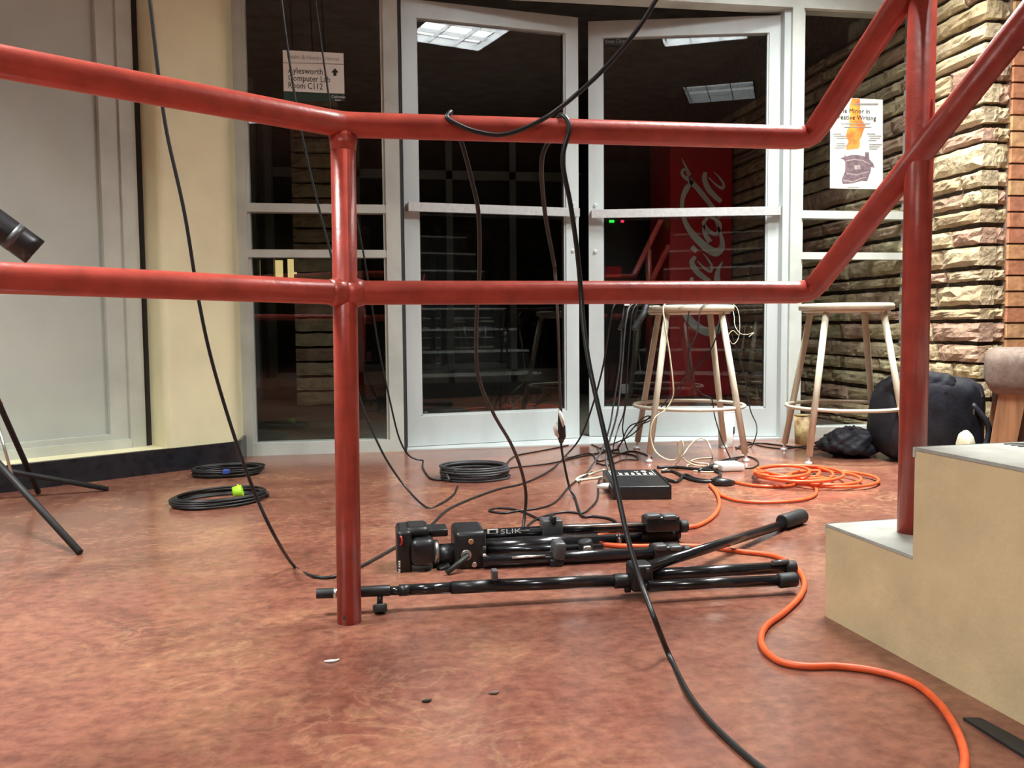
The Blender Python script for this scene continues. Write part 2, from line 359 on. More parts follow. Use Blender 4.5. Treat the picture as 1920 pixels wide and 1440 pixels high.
def sidelite(name, x0, x1, jamb):
    wd = sroot(name, ((x0+x1)/2, WY, 0))
    if jamb: MB().bbox(Xl0, x0, WY-.035, WY+.06, 0, ZH).build('jamb', 'frame', wd)
    MB().bbox(x0, x1, WY-.03, WY+.05, 0, .052).build('bottom_rail', 'frame', wd)
    MB().bbox(x0, x0+.012, WY-.018, WY+.03, .052, ZH).build('glazing_bead', 'frame', wd)
    MB().bbox(x1-.012, x1, WY-.018, WY+.03, .052, ZH).build('glazing_bead', 'frame', wd)
    MB().bbox(x0, x1, WY-.028, WY+.03, 1.012, 1.047).build('crossbar', 'frame', wd)
    MB().bbox(x0, x1, WY-.028, WY+.03, .826, .858).build('crossbar', 'frame', wd)
    for za, zb in ((.052, .826), (.858, 1.012), (1.047, ZH)): MB().bbox(x0+.004, x1-.004, WY+.0, WY+.006, za, zb).build('pane', 'glass', wd)
    return wd
sidelite('window_1', Xl1, Xm0, True)
sidelite('window_2', Xr1, XS+.02, False)
def door(name, h, e, s):
    h = V((*h, 0)); e = V((*e, 0)); u = (e-h).normalized(); W = (e-h).length; n = V((u.y, -u.x, 0))
    if n.y > 0: n = -n                       # n faces the lobby
    ax = (u, n, V((0, 0, 1))); T = .045; ZT = 1.928
    d = sroot(name, h)
    def pc(nm, u0, u1, z0, z1, m='alu', t=T, off=0.0): return MB().box(h+u*((u0+u1)/2)-n*(T/2)+n*off+V((0, 0, (z0+z1)/2)), (u1-u0, t, z1-z0), ax).build(nm, m, d)
    S = .062
    pc('stile', 0, S, .008, ZT); pc('stile', W-S, W, .008, ZT)
    pc('top_rail', S, W-S, ZT-.075, ZT); pc('bottom_rail', S, W-S, .008, .139)
    for a, b in ((S, S+.008), (W-S-.008, W-S)): pc('glazing_bead', a, b, .139, ZT-.075, t=.03)
    pc('glazing_bead', S, W-S, .139, .147, t=.03)
    pc('pane', S+.002, W-S-.002, .145, ZT-.078, 'glass', .006)
    pc('gasket', S+.008, S+.011, .147, ZT-.078, 'gasket', .02); pc('gasket', W-S-.011, W-S-.008, .147, ZT-.078, 'gasket', .02)
    pb = pc('push_bar', .012, W-.012, 1.028, 1.066, 'chrome', .022, T/2+.03)
    for uu in (.025, W-.025):
        MB().box(h+u*uu+n*.016+V((0, 0, 1.047)), (.03, .036, .034), ax).build('bar_end', 'silver', d)
    for zz in (.877, 1.09):
        c = h+u*(W-.03)+V((0, 0, zz)); MB().cyl(c-n*.002, c+n*.006, .009, 12, .003).build('bolt', 'chrome', d)
    return d, h, u, n, W
door_1 = door('door_1', (.167, 3.862), (.972, 3.992), 1)
door_2 = door('door_2', (1.890, 3.834), (1.0305, 4.036), -1)

# --- stone wall (perpendicular to the glazing, running on into the vestibule)
def stone_mesh(i):
    rnd = random.Random(100+i); nx, nz = 6, 4; b = MB(); idx = {}
    for a in range(nx+1):
        for c in range(nz+1):
            edge = a in (0, nx) or c in (0, nz)
            y = rnd.uniform(.2, .42) if edge else rnd.uniform(0, .2)
            jx = 0 if a in (0, nx) else rnd.uniform(-.05, .05); jz = rnd.uniform(-.045, .045)
            idx[a, c] = len(b.v); b.v.append(V((a/nx-.5+jx, y, c/nz-.5+jz)))
    for a in range(nx):
        for c in range(nz): b.f.append((idx[a, c], idx[a+1, c], idx[a+1, c+1], idx[a, c+1])); b.sm.append(False)
    per = [idx[a, 0] for a in range(nx+1)]+[idx[nx, c] for c in range(1, nz+1)]+[idx[a, nz] for a in range(nx-1, -1, -1)]+[idx[0, c] for c in range(nz-1, 0, -1)]
    back = []
    for p in per: back.append(len(b.v)); q = b.v[p].copy(); q.y = 1.6; b.v.append(q)
    for k in range(len(per)): b.f.append((per[(k+1) % len(per)], per[k], back[k], back[(k+1) % len(per)])); b.sm.append(False)
    me = bpy.data.meshes.new('stone'); me.from_pydata([tuple(p) for p in b.v], [], b.f); me.materials.append(M['stone']); me.update(); return me
STM = [stone_mesh(i) for i in range(14)]
wr = sroot('wall_right', (XS, YC, 0))
MB().bbox(XS+.03, 2.9, YC+.03, 8.6, 0, CEIL).build('mortar_bed', 'mortar', wr)
cz = [2.55, 2.47, 2.37, 2.29, 2.18, 2.09, 1.99, 1.93]+[ony(1830, y, YC).z for y in (-10, 31, 70, 103, 148, 192, 229, 264, 313, 348, 382, 417, 457, 498, 526, 572, 599, 641, 681, 711, 746, 785, 825)]+[.0]
def put_stone(c, length, height, out, dep, parent):
    o = bpy.data.objects.new('stone', random.choice(STM)); COL.objects.link(o); o.parent = parent
    o.location = V(c) - parent.location; o.scale = (length*(1 if random.random() < .5 else -1), dep, height); o.rotation_euler = (0, random.uniform(-.006, .006), 0) if out == 'y' else (0, 0, -math.pi/2)
    if o.scale.x < 0: o.scale.x = -o.scale.x
    return o
rs = random.Random(5)
for k in range(len(cz)-1):
    z1, z0 = cz[k], cz[k+1]; h = z1-z0; gap = rs.choice((.010, .016, .022, .018)); hh = max(h-gap, .03); zc = z0+hh/2+.002
    put_stone((XS+.052+.082/2-.002, YC-.004+rs.uniform(-.006, .006), zc), .088, hh, 'y', .05, wr)
    y = YC-.006; lim = 7.4 if z0 < 1.95 else 3.86
    first = True
    while y < lim:
        l = rs.uniform(.16, .46) if y < 4.6 else rs.uniform(.3, .75)
        if first: l = rs.uniform(.12, .4); first = False
        dd = .05+rs.uniform(-.006, .01)
        put_stone((XS+.05-dd-rs.uniform(-.002, .008), y+l/2, zc), l-.012, hh, 'x', dd, wr)
        y += l
# --- brick wall facing the lobby
wb = sroot('wall_brick', (XS+.14, YC, 0))
XB = onx(1885, 600, 1).x if False else ony(1884, 600, YC).x
MB().bbox(XB, 6.5, YC+.012, YC+.2, 0, CEIL).build('mortar_bed', 'brickmortar', wb)
bm_ = bpy.data.meshes.new('brick'); t_ = MB().box((0, 0, 0), (1, 1, 1)); bm_.from_pydata([tuple(p) for p in t_.v], [], t_.f); bm_.materials.append(M['brick'])
zb = 0.008; row = 0
while zb < CEIL-.05:
    x = XB+.006 - (0 if row % 2 else .0); L1 = (.19, .09)[row % 2]
    for q in range(3):
        L = L1 if q == 0 else .19
        o = bpy.data.objects.new('brick', bm_); COL.objects.link(o); o.parent = wb; o.location = V((x+L/2, YC+.02+rs.uniform(-.0015, .0015), zb+.0285))-wb.location; o.scale = (L, .05, .057); x += L+.009
    zb += .0655; row += 1

# --- vestibule beyond the glass
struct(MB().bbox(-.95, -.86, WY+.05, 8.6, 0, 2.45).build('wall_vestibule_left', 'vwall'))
w3 = sroot('window_3', (-.83, 7, 0))
for yy in (4.6, 5.9, 6.75, 7.9): MB().bbox(-.86, -.79, yy, yy+.16, .1, 2.35).build('mullion', 'frame', w3)
MB().bbox(-.86, -.78, 4.6, 8.06, 0, .1).build('sill', 'frame', w3)
MB().bbox(-.86, -.845, 4.76, 7.9, .1, 2.35).build('pane', 'glass', w3)
w4 = sroot('window_4', (1, 8.3, 0))
for xx in (-.95, -.1, .75, 1.35, 1.95, 2.6): MB().bbox(xx, xx+.06, 8.28, 8.34, 0, 2.35).build('mullion', 'frame', w4)
MB().bbox(-1, 2.9, 8.28, 8.34, 1.9, 1.98).build('transom', 'frame', w4)
MB().bbox(-1, 2.9, 8.28, 8.34, 0, .12).build('sill', 'frame', w4)
MB().bbox(-1, 2.9, 8.30, 8.306, .12, 2.35).build('pane', 'glass', w4)
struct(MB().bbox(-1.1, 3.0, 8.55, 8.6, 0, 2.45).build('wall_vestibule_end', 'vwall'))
pl = sroot('wall_pillar', (-.2, 6.2, 0))
pa, pb2 = ony(558, 760, 6.15), ony(645, 760, 6.15)
for k in range(24):
    put_stone(((pa.x+pb2.x)/2, 6.10, .05+k*.1), pb2.x-pa.x, .085, 'y', .05, pl)
MB().bbox(pa.x+.02, pb2.x-.02, 6.16, 6.5, 0, 2.35).build('mortar_bed', 'mortar', pl)
for i, (a, b, c, d) in enumerate(((513, 530, 488, 521), (540, 556, 486, 522))):
    p, q = ony(a, d, 8.27), ony(b, c, 8.27); MB().bbox(p.x, q.x, 8.26, 8.275, p.z, q.z).build('lit_pane', 'lit', w4)

# ================================================================== THINGS
# --- staircase
SD = V((.075, -1, 0)).normalized(); SW = V((1, .075, 0)).normalized(); S0 = V((.816, 1.465, 0))
NS, TD, RZ = 8, .232, .171
st = thing('staircase', 'beige painted concrete stair block with grey treads behind the red railing post', 'stairs', S0)
prof = [(0, 0)]
for k in range(NS): prof += [(k*TD, (k+1)*RZ-.004), ((k+1)*TD, (k+1)*RZ-.004)]
prof += [(NS*TD, 0)]
b = MB()
i0 = len(b.v); n = len(prof); WID = 1.35
def spt(u, z, wv): return S0+SD*u+SW*wv+V((0, 0, z))
side = [spt(u, z, 0) for u, z in prof]; far = [spt(u, z, WID) for u, z in prof]
b.v += side+far
b.f.append(tuple(range(n))); b.f.append(tuple(range(2*n-1, n-1, -1))); b.sm += [False]*2
for k in range(n): b.f.append((k, n+k, n+(k+1) % n, (k+1) % n)); b.sm.append(False)
b.build('stringer_block', 'stair', st)
for k in range(NS):
    u0 = k*TD-.002; z = (k+1)*RZ
    tr = MB().hexa([spt(u0, z-.005, -.001), spt(u0, z-.005, WID), spt((k+1)*TD, z-.005, WID), spt((k+1)*TD, z-.005, -.001)],
                   [spt(u0+.003, z, 0), spt(u0+.003, z, WID), spt((k+1)*TD, z, WID), spt((k+1)*TD, z, 0)]).build('tread', 'tread', st)
    MB().hexa([spt(u0-.003, z-.016, 0), spt(u0-.003, z-.016, WID), spt(u0+.004, z-.016, WID), spt(u0+.004, z-.016, 0)], [spt(u0-.003, z-.001, 0), spt(u0-.003, z-.001, WID), spt(u0+.004, z+.0008, WID), spt(u0+.004, z+.0008, 0)]).build('nosing', 'frame', st)
    MB().hexa([spt(k*TD-.003, k*RZ+.0005, .004), spt(k*TD-.003, k*RZ+.0005, WID), spt(k*TD, k*RZ+.0005, WID), spt(k*TD, k*RZ+.0005, .004)], [spt(k*TD-.003, z-.0165, .004), spt(k*TD-.003, z-.0165, WID), spt(k*TD, z-.0165, WID), spt(k*TD, z-.0165, .004)]).build('riser', 'grip', st)
    for j in range(5):
        uu = .014+k*TD+j*.014
        MB().hexa([spt(uu, z-.001, .15), spt(uu, z-.001, WID-.05), spt(uu+.004, z-.001, WID-.05), spt(uu+.004, z-.001, .15)],
                  [spt(uu, z+.0012, .15), spt(uu, z+.0012, WID-.05), spt(uu+.004, z+.0012, WID-.05), spt(uu+.004, z+.0012, .15)]).build('grip_strip', 'grip', tr).matrix_parent_inverse = Matrix.Translation((0, 0, 0))
# black strip at the foot of the stair
ps = [onz(1806, 1345, .004), onz(1838, 1345, .004), onz(1945, 1402, .004), onz(1945, 1432, .004)]
struct(MB().hexa([(p.x, p.y, 0) for p in ps], [(p.x, p.y, .004) for p in ps]).build('trim_2', 'strip'))

# --- red railing
RR = .0222
P1 = onz(655, 1166); YR = P1.y
jt, jm = ony(643, 234, YR), ony(647, 549, YR)
bt, bmid = ony(1520, 259, YR), ony(1520, 548, YR)
lt, lm = ony(-40, 108, 1.32), ony(-40, 519, 1.32)
lt = onz(-40, 108, .889); lm = V((lt.x, lt.y, .6)); lm = ony(-40, 519, lt.y); lt, lm = jt+(lt-jt)*3.2, jm+(lm-jm)*3.2
P2 = onz(1708, 998, RZ)
def hit(px, py, p): return onp(px, py, p, CF)
sl_t = [bt, hit(1712, -36, P2+V((0, 0, .9)))]
sl_m = [bmid, hit(1716, 300, P2+V((0, 0, .6)))]
for s_ in (sl_t, sl_m): s_.append(s_[1]+(s_[1]-s_[0])*1.6)
hr = thing('handrail', 'red painted pipe railing crossing the foreground and rising along the stair', 'railing', P1)
def bend(p, c, q, r=.03):
    a = (p-c).normalized(); bb = (q-c).normalized(); return [c+a*r, c+a*r*.35+bb*r*.12, c+a*r*.12+bb*r*.35, c+bb*r]
MB().tube([lt]+bend(lt, jt, bt)+bend(jt, bt, sl_t[2])+[sl_t[2]], RR, 20).build('top_rail', 'red', hr)
MB().tube([lm]+bend(lm, jm, bmid)+bend(jm, bmid, sl_m[2])+[sl_m[2]], RR*.97, 20).build('middle_rail', 'red', hr)
MB().tube([P1, jt], RR*.98, 20).build('post', 'red', hr)
ptop = P2+V((0, 0, sl_t[1].z-P2.z)); MB().tube([P2, ptop], RR*1.02, 20).build('post', 'red', hr)
for c, d in ((jm, (bmid-jm)), (jm, (lm-jm))):
    d = d.normalized(); MB().tube([c, c+d*.022, c+d*.034], [RR*1.22, RR*1.16, RR*.98], 20).build('weld', 'red', hr)
tv = (jt-P1).normalized(); MB().tube([jt-tv*.045, jt-tv*.02], [RR, RR*1.12], 20).build('weld', 'red', hr)
for px, py, r in ((642, 805, .0036), (653, 874, .0026), (646, 1159, .0030), (634, 955, .0026), (633, 993, .0016)):
    p = onp(px, py, P1-CF*RR*.93, CF); MB().cyl(p, p-CF*.0022-V((0, 0, 0)), r, 7).build('paint_chip', 'gasket', hr)
p = hit(1031, 0, P1)

# --- stools
def make_stool():
    s = thing('stool', '', 'stool')
    H, Rs = .61, .178
    MB().tube([(0, 0, H-.026), (0, 0, H-.024), (0, 0, H-.006), (0, 0, H-.001), (0, 0, H)], [Rs-.004, Rs, Rs, Rs-.005, Rs-.014], 40).build('seat', 'stoolp', s, True)
    MB().ring((0, 0, H-.030), Rs-.02, .006, 40).build('seat_rim', 'stoolp', s, True)
    FR, TR = .262, .150
    for k in range(4):
        a = math.pi/4+k*math.pi/2; d = V((math.cos(a), math.sin(a), 0))
        t = d*TR+V((0, 0, H-.027)); f = d*FR+V((0, 0, .032))
        g = MB().tube([t, f], [.0125, .0125], 14).build('leg', 'stoolp', s, True)
        ft = d*(FR+.004)
        MB().cyl(ft+V((0, 0, .012)), f+V((0, 0, .004)), .006, 10).build('foot_stem', 'chrome', g, True)
        MB().tube([ft, ft+V((0, 0, .004)), ft+V((0, 0, .011)), ft+V((0, 0, .013))], [.014, .015, .012, .006], 14).build('glide', 'chrome', g, True)
    zr = .205; rr = TR+(FR-TR)*(H-zr)/H
    MB().ring((0, 0, zr), rr-.004, .0075, 56, 10).build('foot_ring', 'stoolp', s, True)
    return s
def copy_tree(o, parent=None):
    c = o.copy(); COL.objects.link(c); c.parent = parent
    for ch in list(o.children): copy_tree(ch, c)
    return c
stool = make_stool()
f = [onz(1238, 865), onz(1398, 864), onz(1192, 844), onz(1340, 841)]
C1 = (f[0]+f[1]+f[2]+f[3])/4; d1 = f[1]-f[0]
stool.location = C1; stool.rotation_euler = (0, 0, math.atan2(d1.y, d1.x))
stool['label'] = 'cream metal stool draped with cables in front of the right glass door'; stool['group'] = 'cream stools by the doors'
st2 = copy_tree(stool)
g = [onz(1523, 867), onz(1479, 848), onz(1636, 848)]
C2 = (g[0]+g[2])/2; C2 = V((C2.x, C2.y, 0)); d2 = g[2]-g[1]
C2 = g[1]+(g[0]-g[1])*.5+(g[2]-g[1])*.5
st2.location = C2; st2.rotation_euler = (0, 0, math.atan2(d2.y, d2.x))
st2['label'] = 'cream metal stool with nothing on its seat, beside the stone wall'

# --- cables
NC = [0]
def cab(name, label, segs, r, m='cable', group=None, k=8, cat='cable', n=8, parent=None):
    """segs: (px, py, Y) hangs at plane Y; (px, py) lies on the floor; V is a ready point"""
    pts = []
    for s in segs:
        if isinstance(s, V): pts.append(s)
        elif len(s) == 2: pts.append(onz(s[0], s[1], r))
        else:
            p = ony(*s); p.z = max(p.z, r); pts.append(p)
    o = MB().tube(crom(pts, k), r, n).build(name, m, parent)
    return tag(o, label, cat, group) if parent is None else o
def up(px, py, Y, z=CEIL-.01):              # where a hanging cable reaches the ceiling
    p = ony(px, py, Y); return V((p.x-.02, p.y, z))
cab('cable', 'long black cable falling past the beige column and running behind the tripod', [up(272, -60, 1.85), (266, -150, 1.85), (281, 0, 1.85), (297, 140, 1.85), (313, 250, 1.85), (346, 400, 1.85), (372, 560, 1.85), (398, 680, 1.85), (440, 820, 1.85), (478, 925, 1.85), (515, 1005, 1.85), (552, 1062), (590, 1081), (632, 1080), (680, 1060), (740, 1027), (805, 987), (846, 952), (928, 919), (985, 905), (1033, 881), (1062, 853), (1087, 822, 3.45), (1108, 770, 3.4), (1130, 690, 3.35), (1143, 610, 3.3), (1152, 572, 3.3), (1172, 566, 3.34), V((C1.x-.12, C1.y, .622))], .0036)
cab('cable', 'black cable hanging in front of the sign and dropping to the dark coil', [up(515, -60, 2.75), (512, -150, 2.75), (528, 0, 2.72), (548, 150, 2.72), (568, 260, 2.72), (598, 390, 2.72), (622, 485, 2.72), (650, 640, 2.72), (676, 750, 2.72), (718, 850, 2.70), (762, 915, 2.68), (800, 951), (825, 945), (850, 928), (858, 912)], .0034)
cab('cable', 'black cable hanging along the door jamb with a kink above the floor', [up(582, -60, 3.3), (578, -150, 3.3), (592, 0, 3.3), (612, 150, 3.3), (634, 290, 3.3), (665, 395, 3.3), (686, 500, 3.3), (710, 650, 3.32), (733, 760, 3.35), (748, 820, 3.38), (764, 851, 3.40), (780, 861, 3.40), (792, 863, 3.40), (793, 868, 3.38), (793, 881, 3.3), (805, 895), (822, 900), (842, 897)], .0034)
RT = lambda px, t: jt.lerp(bt, (px-643)/(1520-643))
a = RT(838, 0); tc = (bt-jt).normalized(); fr = V((0, -1, 0)); rc = .0042; o1 = RR+rc+.001
cab('cable', 'thick black cable looped over the top rail and hanging behind it', [up(1290, -250, 1.5), (1283, -170, 1.5), (1258, -50, 1.52), (1228, 3, 1.535), (1190, 62, 1.545), (1130, 132, 1.545), (1075, 182, 1.545), (1030, 216, YR-o1-.004), (985, 240, YR-o1-.003), (938, 253, YR-o1-.003), (890, 246, YR-o1-.003), (855, 232, YR-o1-.002), (838, 220, YR-o1*.9), RT(831, 0)+V((0, -o1*.45, o1*.92)), RT(833, 0)+V((0, o1*.45, o1*.9)), RT(845, 0)+V((0, o1, 0.005)), (868, 275, YR+o1+.01), (885, 340, YR+.06), (897, 400, YR+.09), (899, 500, YR+.16), (893, 620, YR+.26), (897, 705, YR+.35), (925, 775, YR+.45), (958, 832, YR+.55), (977, 880, YR+.62), (986, 925, YR+.66), (984, 965, YR+.66), (980, 992)], rc)
b_ = RT(1030, 0)
cab('cable', 'thick black cable draped over both rails and trailing to the front edge of the floor', [(1040, 500, YR+.25), (1022, 400, YR+.16), (1016, 300, YR+.05), b_+V((-.006, o1, .0)), b_+V((-.002, o1*.5, o1*.9)), b_+V((.003, -o1*.5, o1*.9)), b_+V((.012, -o1, .0)), (1055, 300, YR-o1-.003), (1070, 385, YR-o1-.002), (1082, 470, YR-o1-.002), (1089, 545, YR-o1-.001), (1094, 610, YR-.045), (1106, 690, YR-.07), (1128, 790, YR-.1), (1150, 885, YR-.13), (1176, 1005, YR-.19), (1203, 1095, YR-.24), (1228, 1162, YR-.30), (1255, 1230), (1290, 1300), (1330, 1352), (1385, 1405), (1440, 1450), (1500, 1490)], .0045)
cab('cable', 'black cable with a taped connector hanging before the left glass door', [(1040, 500, YR+.25), (1046, 600, 2.3), (1049, 700, 2.5), (1051, 770, 2.62), (1052, 830, 2.66), (1058, 870, 2.68), (1068, 915, 2.68), (1078, 952, 2.62), (1090, 966), (1112, 968), (1140, 972), (1156, 980), (1160, 995)], .0038)
tp = thing('taped_connector', 'black plug wrapped in torn white tape on the hanging cable', 'connector', ony(1051, 800, 2.64))
MB().tube([ony(1051, 762, 2.62), ony(1050, 790, 2.63), ony(1053, 800, 2.64), ony(1053, 818, 2.64), ony(1052, 830, 2.65)], [.006, .007, .012, .014, .006], 12).build('plug', 'blk', tp)
MB().tube([ony(1047, 766, 2.615), ony(1051, 776, 2.61), ony(1055, 790, 2.61), ony(1056, 800, 2.625)], [.002, .006, .006, .002], 8).build('tape', 'paper', tp)
MB().tube([ony(1045, 792, 2.62), ony(1040, 802, 2.62), ony(1044, 815, 2.63), ony(1050, 822, 2.64)], [.002, .006, .006, .002], 8).build('tape', 'paper', tp)
FL = 'loose black cables on the floor by the doors'
cab('cable', 'black cable making a small loop on the floor behind the tripod legs', [(1110, 885), (1072, 908), (1043, 940), (1014, 952), (971, 958), (945, 962), (918, 958), (928, 953), (947, 953), (972, 957), (1000, 968), (1022, 982), (1030, 1000)], .0032)
cab('cable', 'black cable arching across the floor between the tripod and the black box', [(985, 990), (1003, 975), (1030, 965), (1062, 960), (1090, 962), (1104, 955), (1120, 935), (1122, 905), (1128, 893)], .0032)
cab('cable', 'wavy black cable running from the dark coil towards the door gap', [(905, 885), (945, 872), (958, 860), (972, 853), (1010, 846), (1060, 836), (1092, 826), (1115, 822)], .003)
cab('cable', 'straight black cable running from the dark coil past the box', [(925, 886), (960, 877), (1030, 869), (1085, 857), (1130, 848), (1160, 842)], .003)
cab('cable', 'black cable curling on the floor just behind the black box', [(1060, 860), (1105, 850), (1118, 862), (1128, 864), (1150, 856), (1180, 846), (1205, 850), (1222, 858)], .0028)
cab('cable', 'black cable bunched on the floor left of the black box', [(1098, 828), (1120, 838), (1145, 848), (1165, 850), (1190, 854), (1195, 862), (1170, 862), (1140, 872), (1118, 868)], .0028)
top1 = lambda dx, dy: V((C1.x+dx, C1.y+dy, .624))
ST = 'black cables hanging off the draped stool'
cab('cable', 'black cable hanging beside the draped stool, leftmost of its bundle', [top1(-.13, .03), (1180, 568, 3.33), (1168, 590, 3.3), (1162, 680, 3.3), (1150, 760, 3.3), (1143, 800, 3.28), (1128, 845, 3.25), (1100, 885), (1085, 905)], .0034, 'cableg')
cab('cable', 'black cable hanging beside the draped stool and reaching the black box', [top1(-.13, -.02), (1188, 570, 3.3), (1174, 600, 3.26), (1166, 690, 3.25), (1158, 770, 3.22), (1142, 830, 3.2), (1136, 862, 3.1), (1142, 885)], .0036, 'cableg')
cab('cable', 'thin black cable hanging straight beside the draped stool', [top1(-.11, -.05), (1193, 572, 3.28), (1180, 640, 3.26), (1172, 760, 3.28), (1160, 800, 3.3), (1152, 828, 3.3), (1150, 838)], .0026)
cab('cable', 'thin black cable crossing behind the front leg of the draped stool', [top1(-.09, .06), (1196, 575, 3.5), (1184, 700, 3.5), (1170, 780, 3.5), (1168, 810, 3.5), (1178, 845), (1192, 856)], .0026)
cab('cable', 'thin black cable curving from the seat across the red machine to the floor', [top1(.02, -.17), (1313, 580, 3.22), (1308, 620, 3.2), (1292, 660, 3.2), (1288, 700, 3.24), (1262, 735, 3.28), (1238, 765, 3.3), (1215, 785, 3.34), (1185, 815, 3.36), (1150, 832, 3.4), (1120, 842)], .0026)
cab('cable', 'thin black cable swinging between the far legs of the draped stool', [top1(.10, -.06), (1352, 590, 3.4), (1345, 625, 3.4), (1330, 660, 3.4), (1297, 700, 3.4), (1272, 735, 3.4), (1240, 772, 3.42), (1205, 790, 3.45), (1180, 800, 3.48), (1165, 830, 3.5), (1160, 840)], .0026)
cab('cable', 'thin black cable bent over the foot ring of the draped stool', [top1(.0, -.16), (1292, 585, 3.25), (1291, 650, 3.25), (1297, 710, 3.25), (1315, 738, 3.25), (1334, 748, 3.25), (1340, 780, 3.25), (1352, 820, 3.25), (1366, 852, 3.22), (1370, 860)], .0024)
cab('cable', 'short black cable looping out from the foot ring towards the jamb', [(1180, 812, 3.45), (1198, 790, 3.45), (1214, 780, 3.45), (1222, 785, 3.45), (1212, 792, 3.45), (1190, 800, 3.45), (1172, 822, 3.45), (1158, 838)], .0026)
cab('cable', 'black cable hanging behind the draped stool near the right door jamb', [top1(.16, .06), (1392, 690, 3.6), (1406, 765, 3.6), (1418, 795, 3.58), (1418, 815, 3.55), (1408, 838), (1392, 842), (1378, 838)], .0026)
cab('cable', 'black cable lying along the foot of the right door jamb', [(1385, 838), (1420, 831), (1455, 834), (1490, 838), (1530, 841), (1560, 840)], .0034)
cab('cable', 'second black cable lying along the foot of the right door jamb', [(1380, 842), (1400, 829), (1430, 837), (1470, 841), (1510, 836), (1545, 838)], .003)
cab('wire', 'thin pale wire dangling from the seat edge of the draped stool', [top1(.15, -.06), (1376, 590, 3.3), (1378, 610, 3.28), (1388, 625, 3.26), (1402, 627, 3.26), (1413, 624, 3.25), (1404, 632, 3.25)], .0013, 'cream', cat='wire')
cab('wire', 'thin pale wire curled below the seat edge of the draped stool', [top1(.16, -.03), (1383, 580, 3.35), (1387, 610, 3.33), (1384, 635, 3.33), (1374, 645, 3.32), (1366, 630, 3.3), (1374, 620, 3.3), (1384, 628, 3.3)], .0012, 'cream', cat='wire')
cab('cable', 'cream cable dropping from the stool seat and coiling on the floor', [top1(-.06, -.15), (1247, 570, 3.2), (1247, 610, 3.18), (1255, 660, 3.18), (1262, 720, 3.18), (1261, 745, 3.2), (1248, 768, 3.2), (1229, 782, 3.2), (1220, 805, 3.2), (1222, 830, 3.2), (1232, 850, 3.18), (1252, 862, 3.1), (1270, 860, 3.08), (1281, 842, 3.05), (1278, 826, 3.05), (1271, 830, 3.05), (1272, 845, 3.08), (1283, 862, 3.1), (1300, 871), (1325, 875), (1345, 877)], .003, 'cream')
cab('cable', 'cream cable arching up from the floor beside the white adapter', [(1240, 882), (1262, 874), (1279, 856, 3.05), (1290, 840, 3.05), (1303, 826, 3.05), (1316, 822, 3.05), (1328, 830, 3.05), (1334, 848, 3.05), (1336, 858)], .0026, 'cream')
cab('cable', 'cream cable folded flat on the floor by the white adapter', [(1336, 858), (1310, 860), (1296, 864), (1308, 868), (1328, 870), (1322, 877), (1300, 880), (1288, 874), (1296, 869)], .0026, 'cream')
cab('cable', 'short white cable joining the adapter to the black lead', [(1345, 884), (1325, 885), (1300, 883)], .0028, 'cream')
cab('cable', 'black cable bowed in a loop beside the white adapter', [(1330, 874), (1352, 864), (1380, 858), (1402, 856), (1418, 862), (1422, 870), (1412, 877), (1398, 878)], .003)
cab('cable', 'cream lead plugged into the left side of the black box, upper one', [(1133, 881, 2.98), (1110, 888), (1090, 893), (1080, 900), (1092, 899)], .0040, 'cream')
cab('cable', 'cream lead plugged into the left side of the black box, lower one', [(1140, 892, 2.92), (1120, 896), (1096, 899), (1080, 902)], .0040, 'cream')
for i, (lab, pts) in enumerate((('uppermost black power lead running right from the black box', [(1232, 876), (1270, 876), (1310, 880), (1345, 884), (1350, 892), (1335, 900)]),
                                ('middle black power lead running right from the black box', [(1240, 884), (1262, 884), (1285, 895), (1310, 902), (1340, 903), (1350, 903)]),
                                ('lowest black power lead running right from the black box', [(1244, 896), (1265, 903), (1275, 899), (1285, 890), (1305, 898), (1330, 902)]))):
    cab('power_lead', lab, pts, .0055, 'cable', cat='cable')

# --- coils of cable
def coil(name, label, c, ru, rv, dirv, turns, r, thick, seed, m='cable', root=None):
    rnd = random.Random(seed); u = V((*dirv, 0)).normalized(); v = V((-u.y, u.x, 0)); pts = []
    for t in range(turns):
        jr = rnd.uniform(.90, 1.04); ox = rnd.uniform(-.006, .006); oy = rnd.uniform(-.006, .006); lay = r+thick*(t/(turns-1)); ph = rnd.uniform(0, 6)
        for k in range(16):
            a = 2*math.pi*k/16; wob = 1+.02*math.sin(2*a+ph)
            pts.append(V((c.x, c.y, lay))+u*(ru*jr*wob*math.cos(a)+ox)+v*(rv*jr*wob*math.sin(a)+oy))
    return MB().tube(crom(pts, 2), r, 7).build(name, m, root)
cA = onz(412, 941); tA = thing('cable_coil', 'coiled black cable on the floor held by a lime green tie', 'cable', cA, 'coiled cables')
dA = onz(495, 926)-onz(325, 950)
coil('cable_loop', '', cA, dA.length*.49, .105, dA[:2], 9, .0037, .022, 3, root=tA)
pt = onz(446, 921, .03); MB().tube([pt-V((.013, 0, .004)), pt+V((.013, 0, .002))], .018, 16).build('hook_tie', 'lime', tA); MB().ring(pt+V((0, 0, .004)), .016, .002, 20, 6, (V((0, 1, .1)).normalized(), V((0, 0, 1)))).build('hook_tie_end', 'lime', tA)
pe = onz(497, 927, .012); MB().cyl(pe-V((.03, 0, 0)), pe+V((.012, 0, 0)), .009, 14, .002).build('plug', 'blk', tA)
cB = onz(428, 890); tB = thing('cable_coil', 'coiled black cable with a blue tie beside the black baseboard', 'cable', cB, 'coiled cables')
coil('cable_loop', '', cB, .118, .085, (1, .15), 9, .0037, .024, 4, root=tB)
pt = onz(424, 884, .036); MB().box(pt, (.02, .03, .012)).build('hook_tie', 'blue', tB)
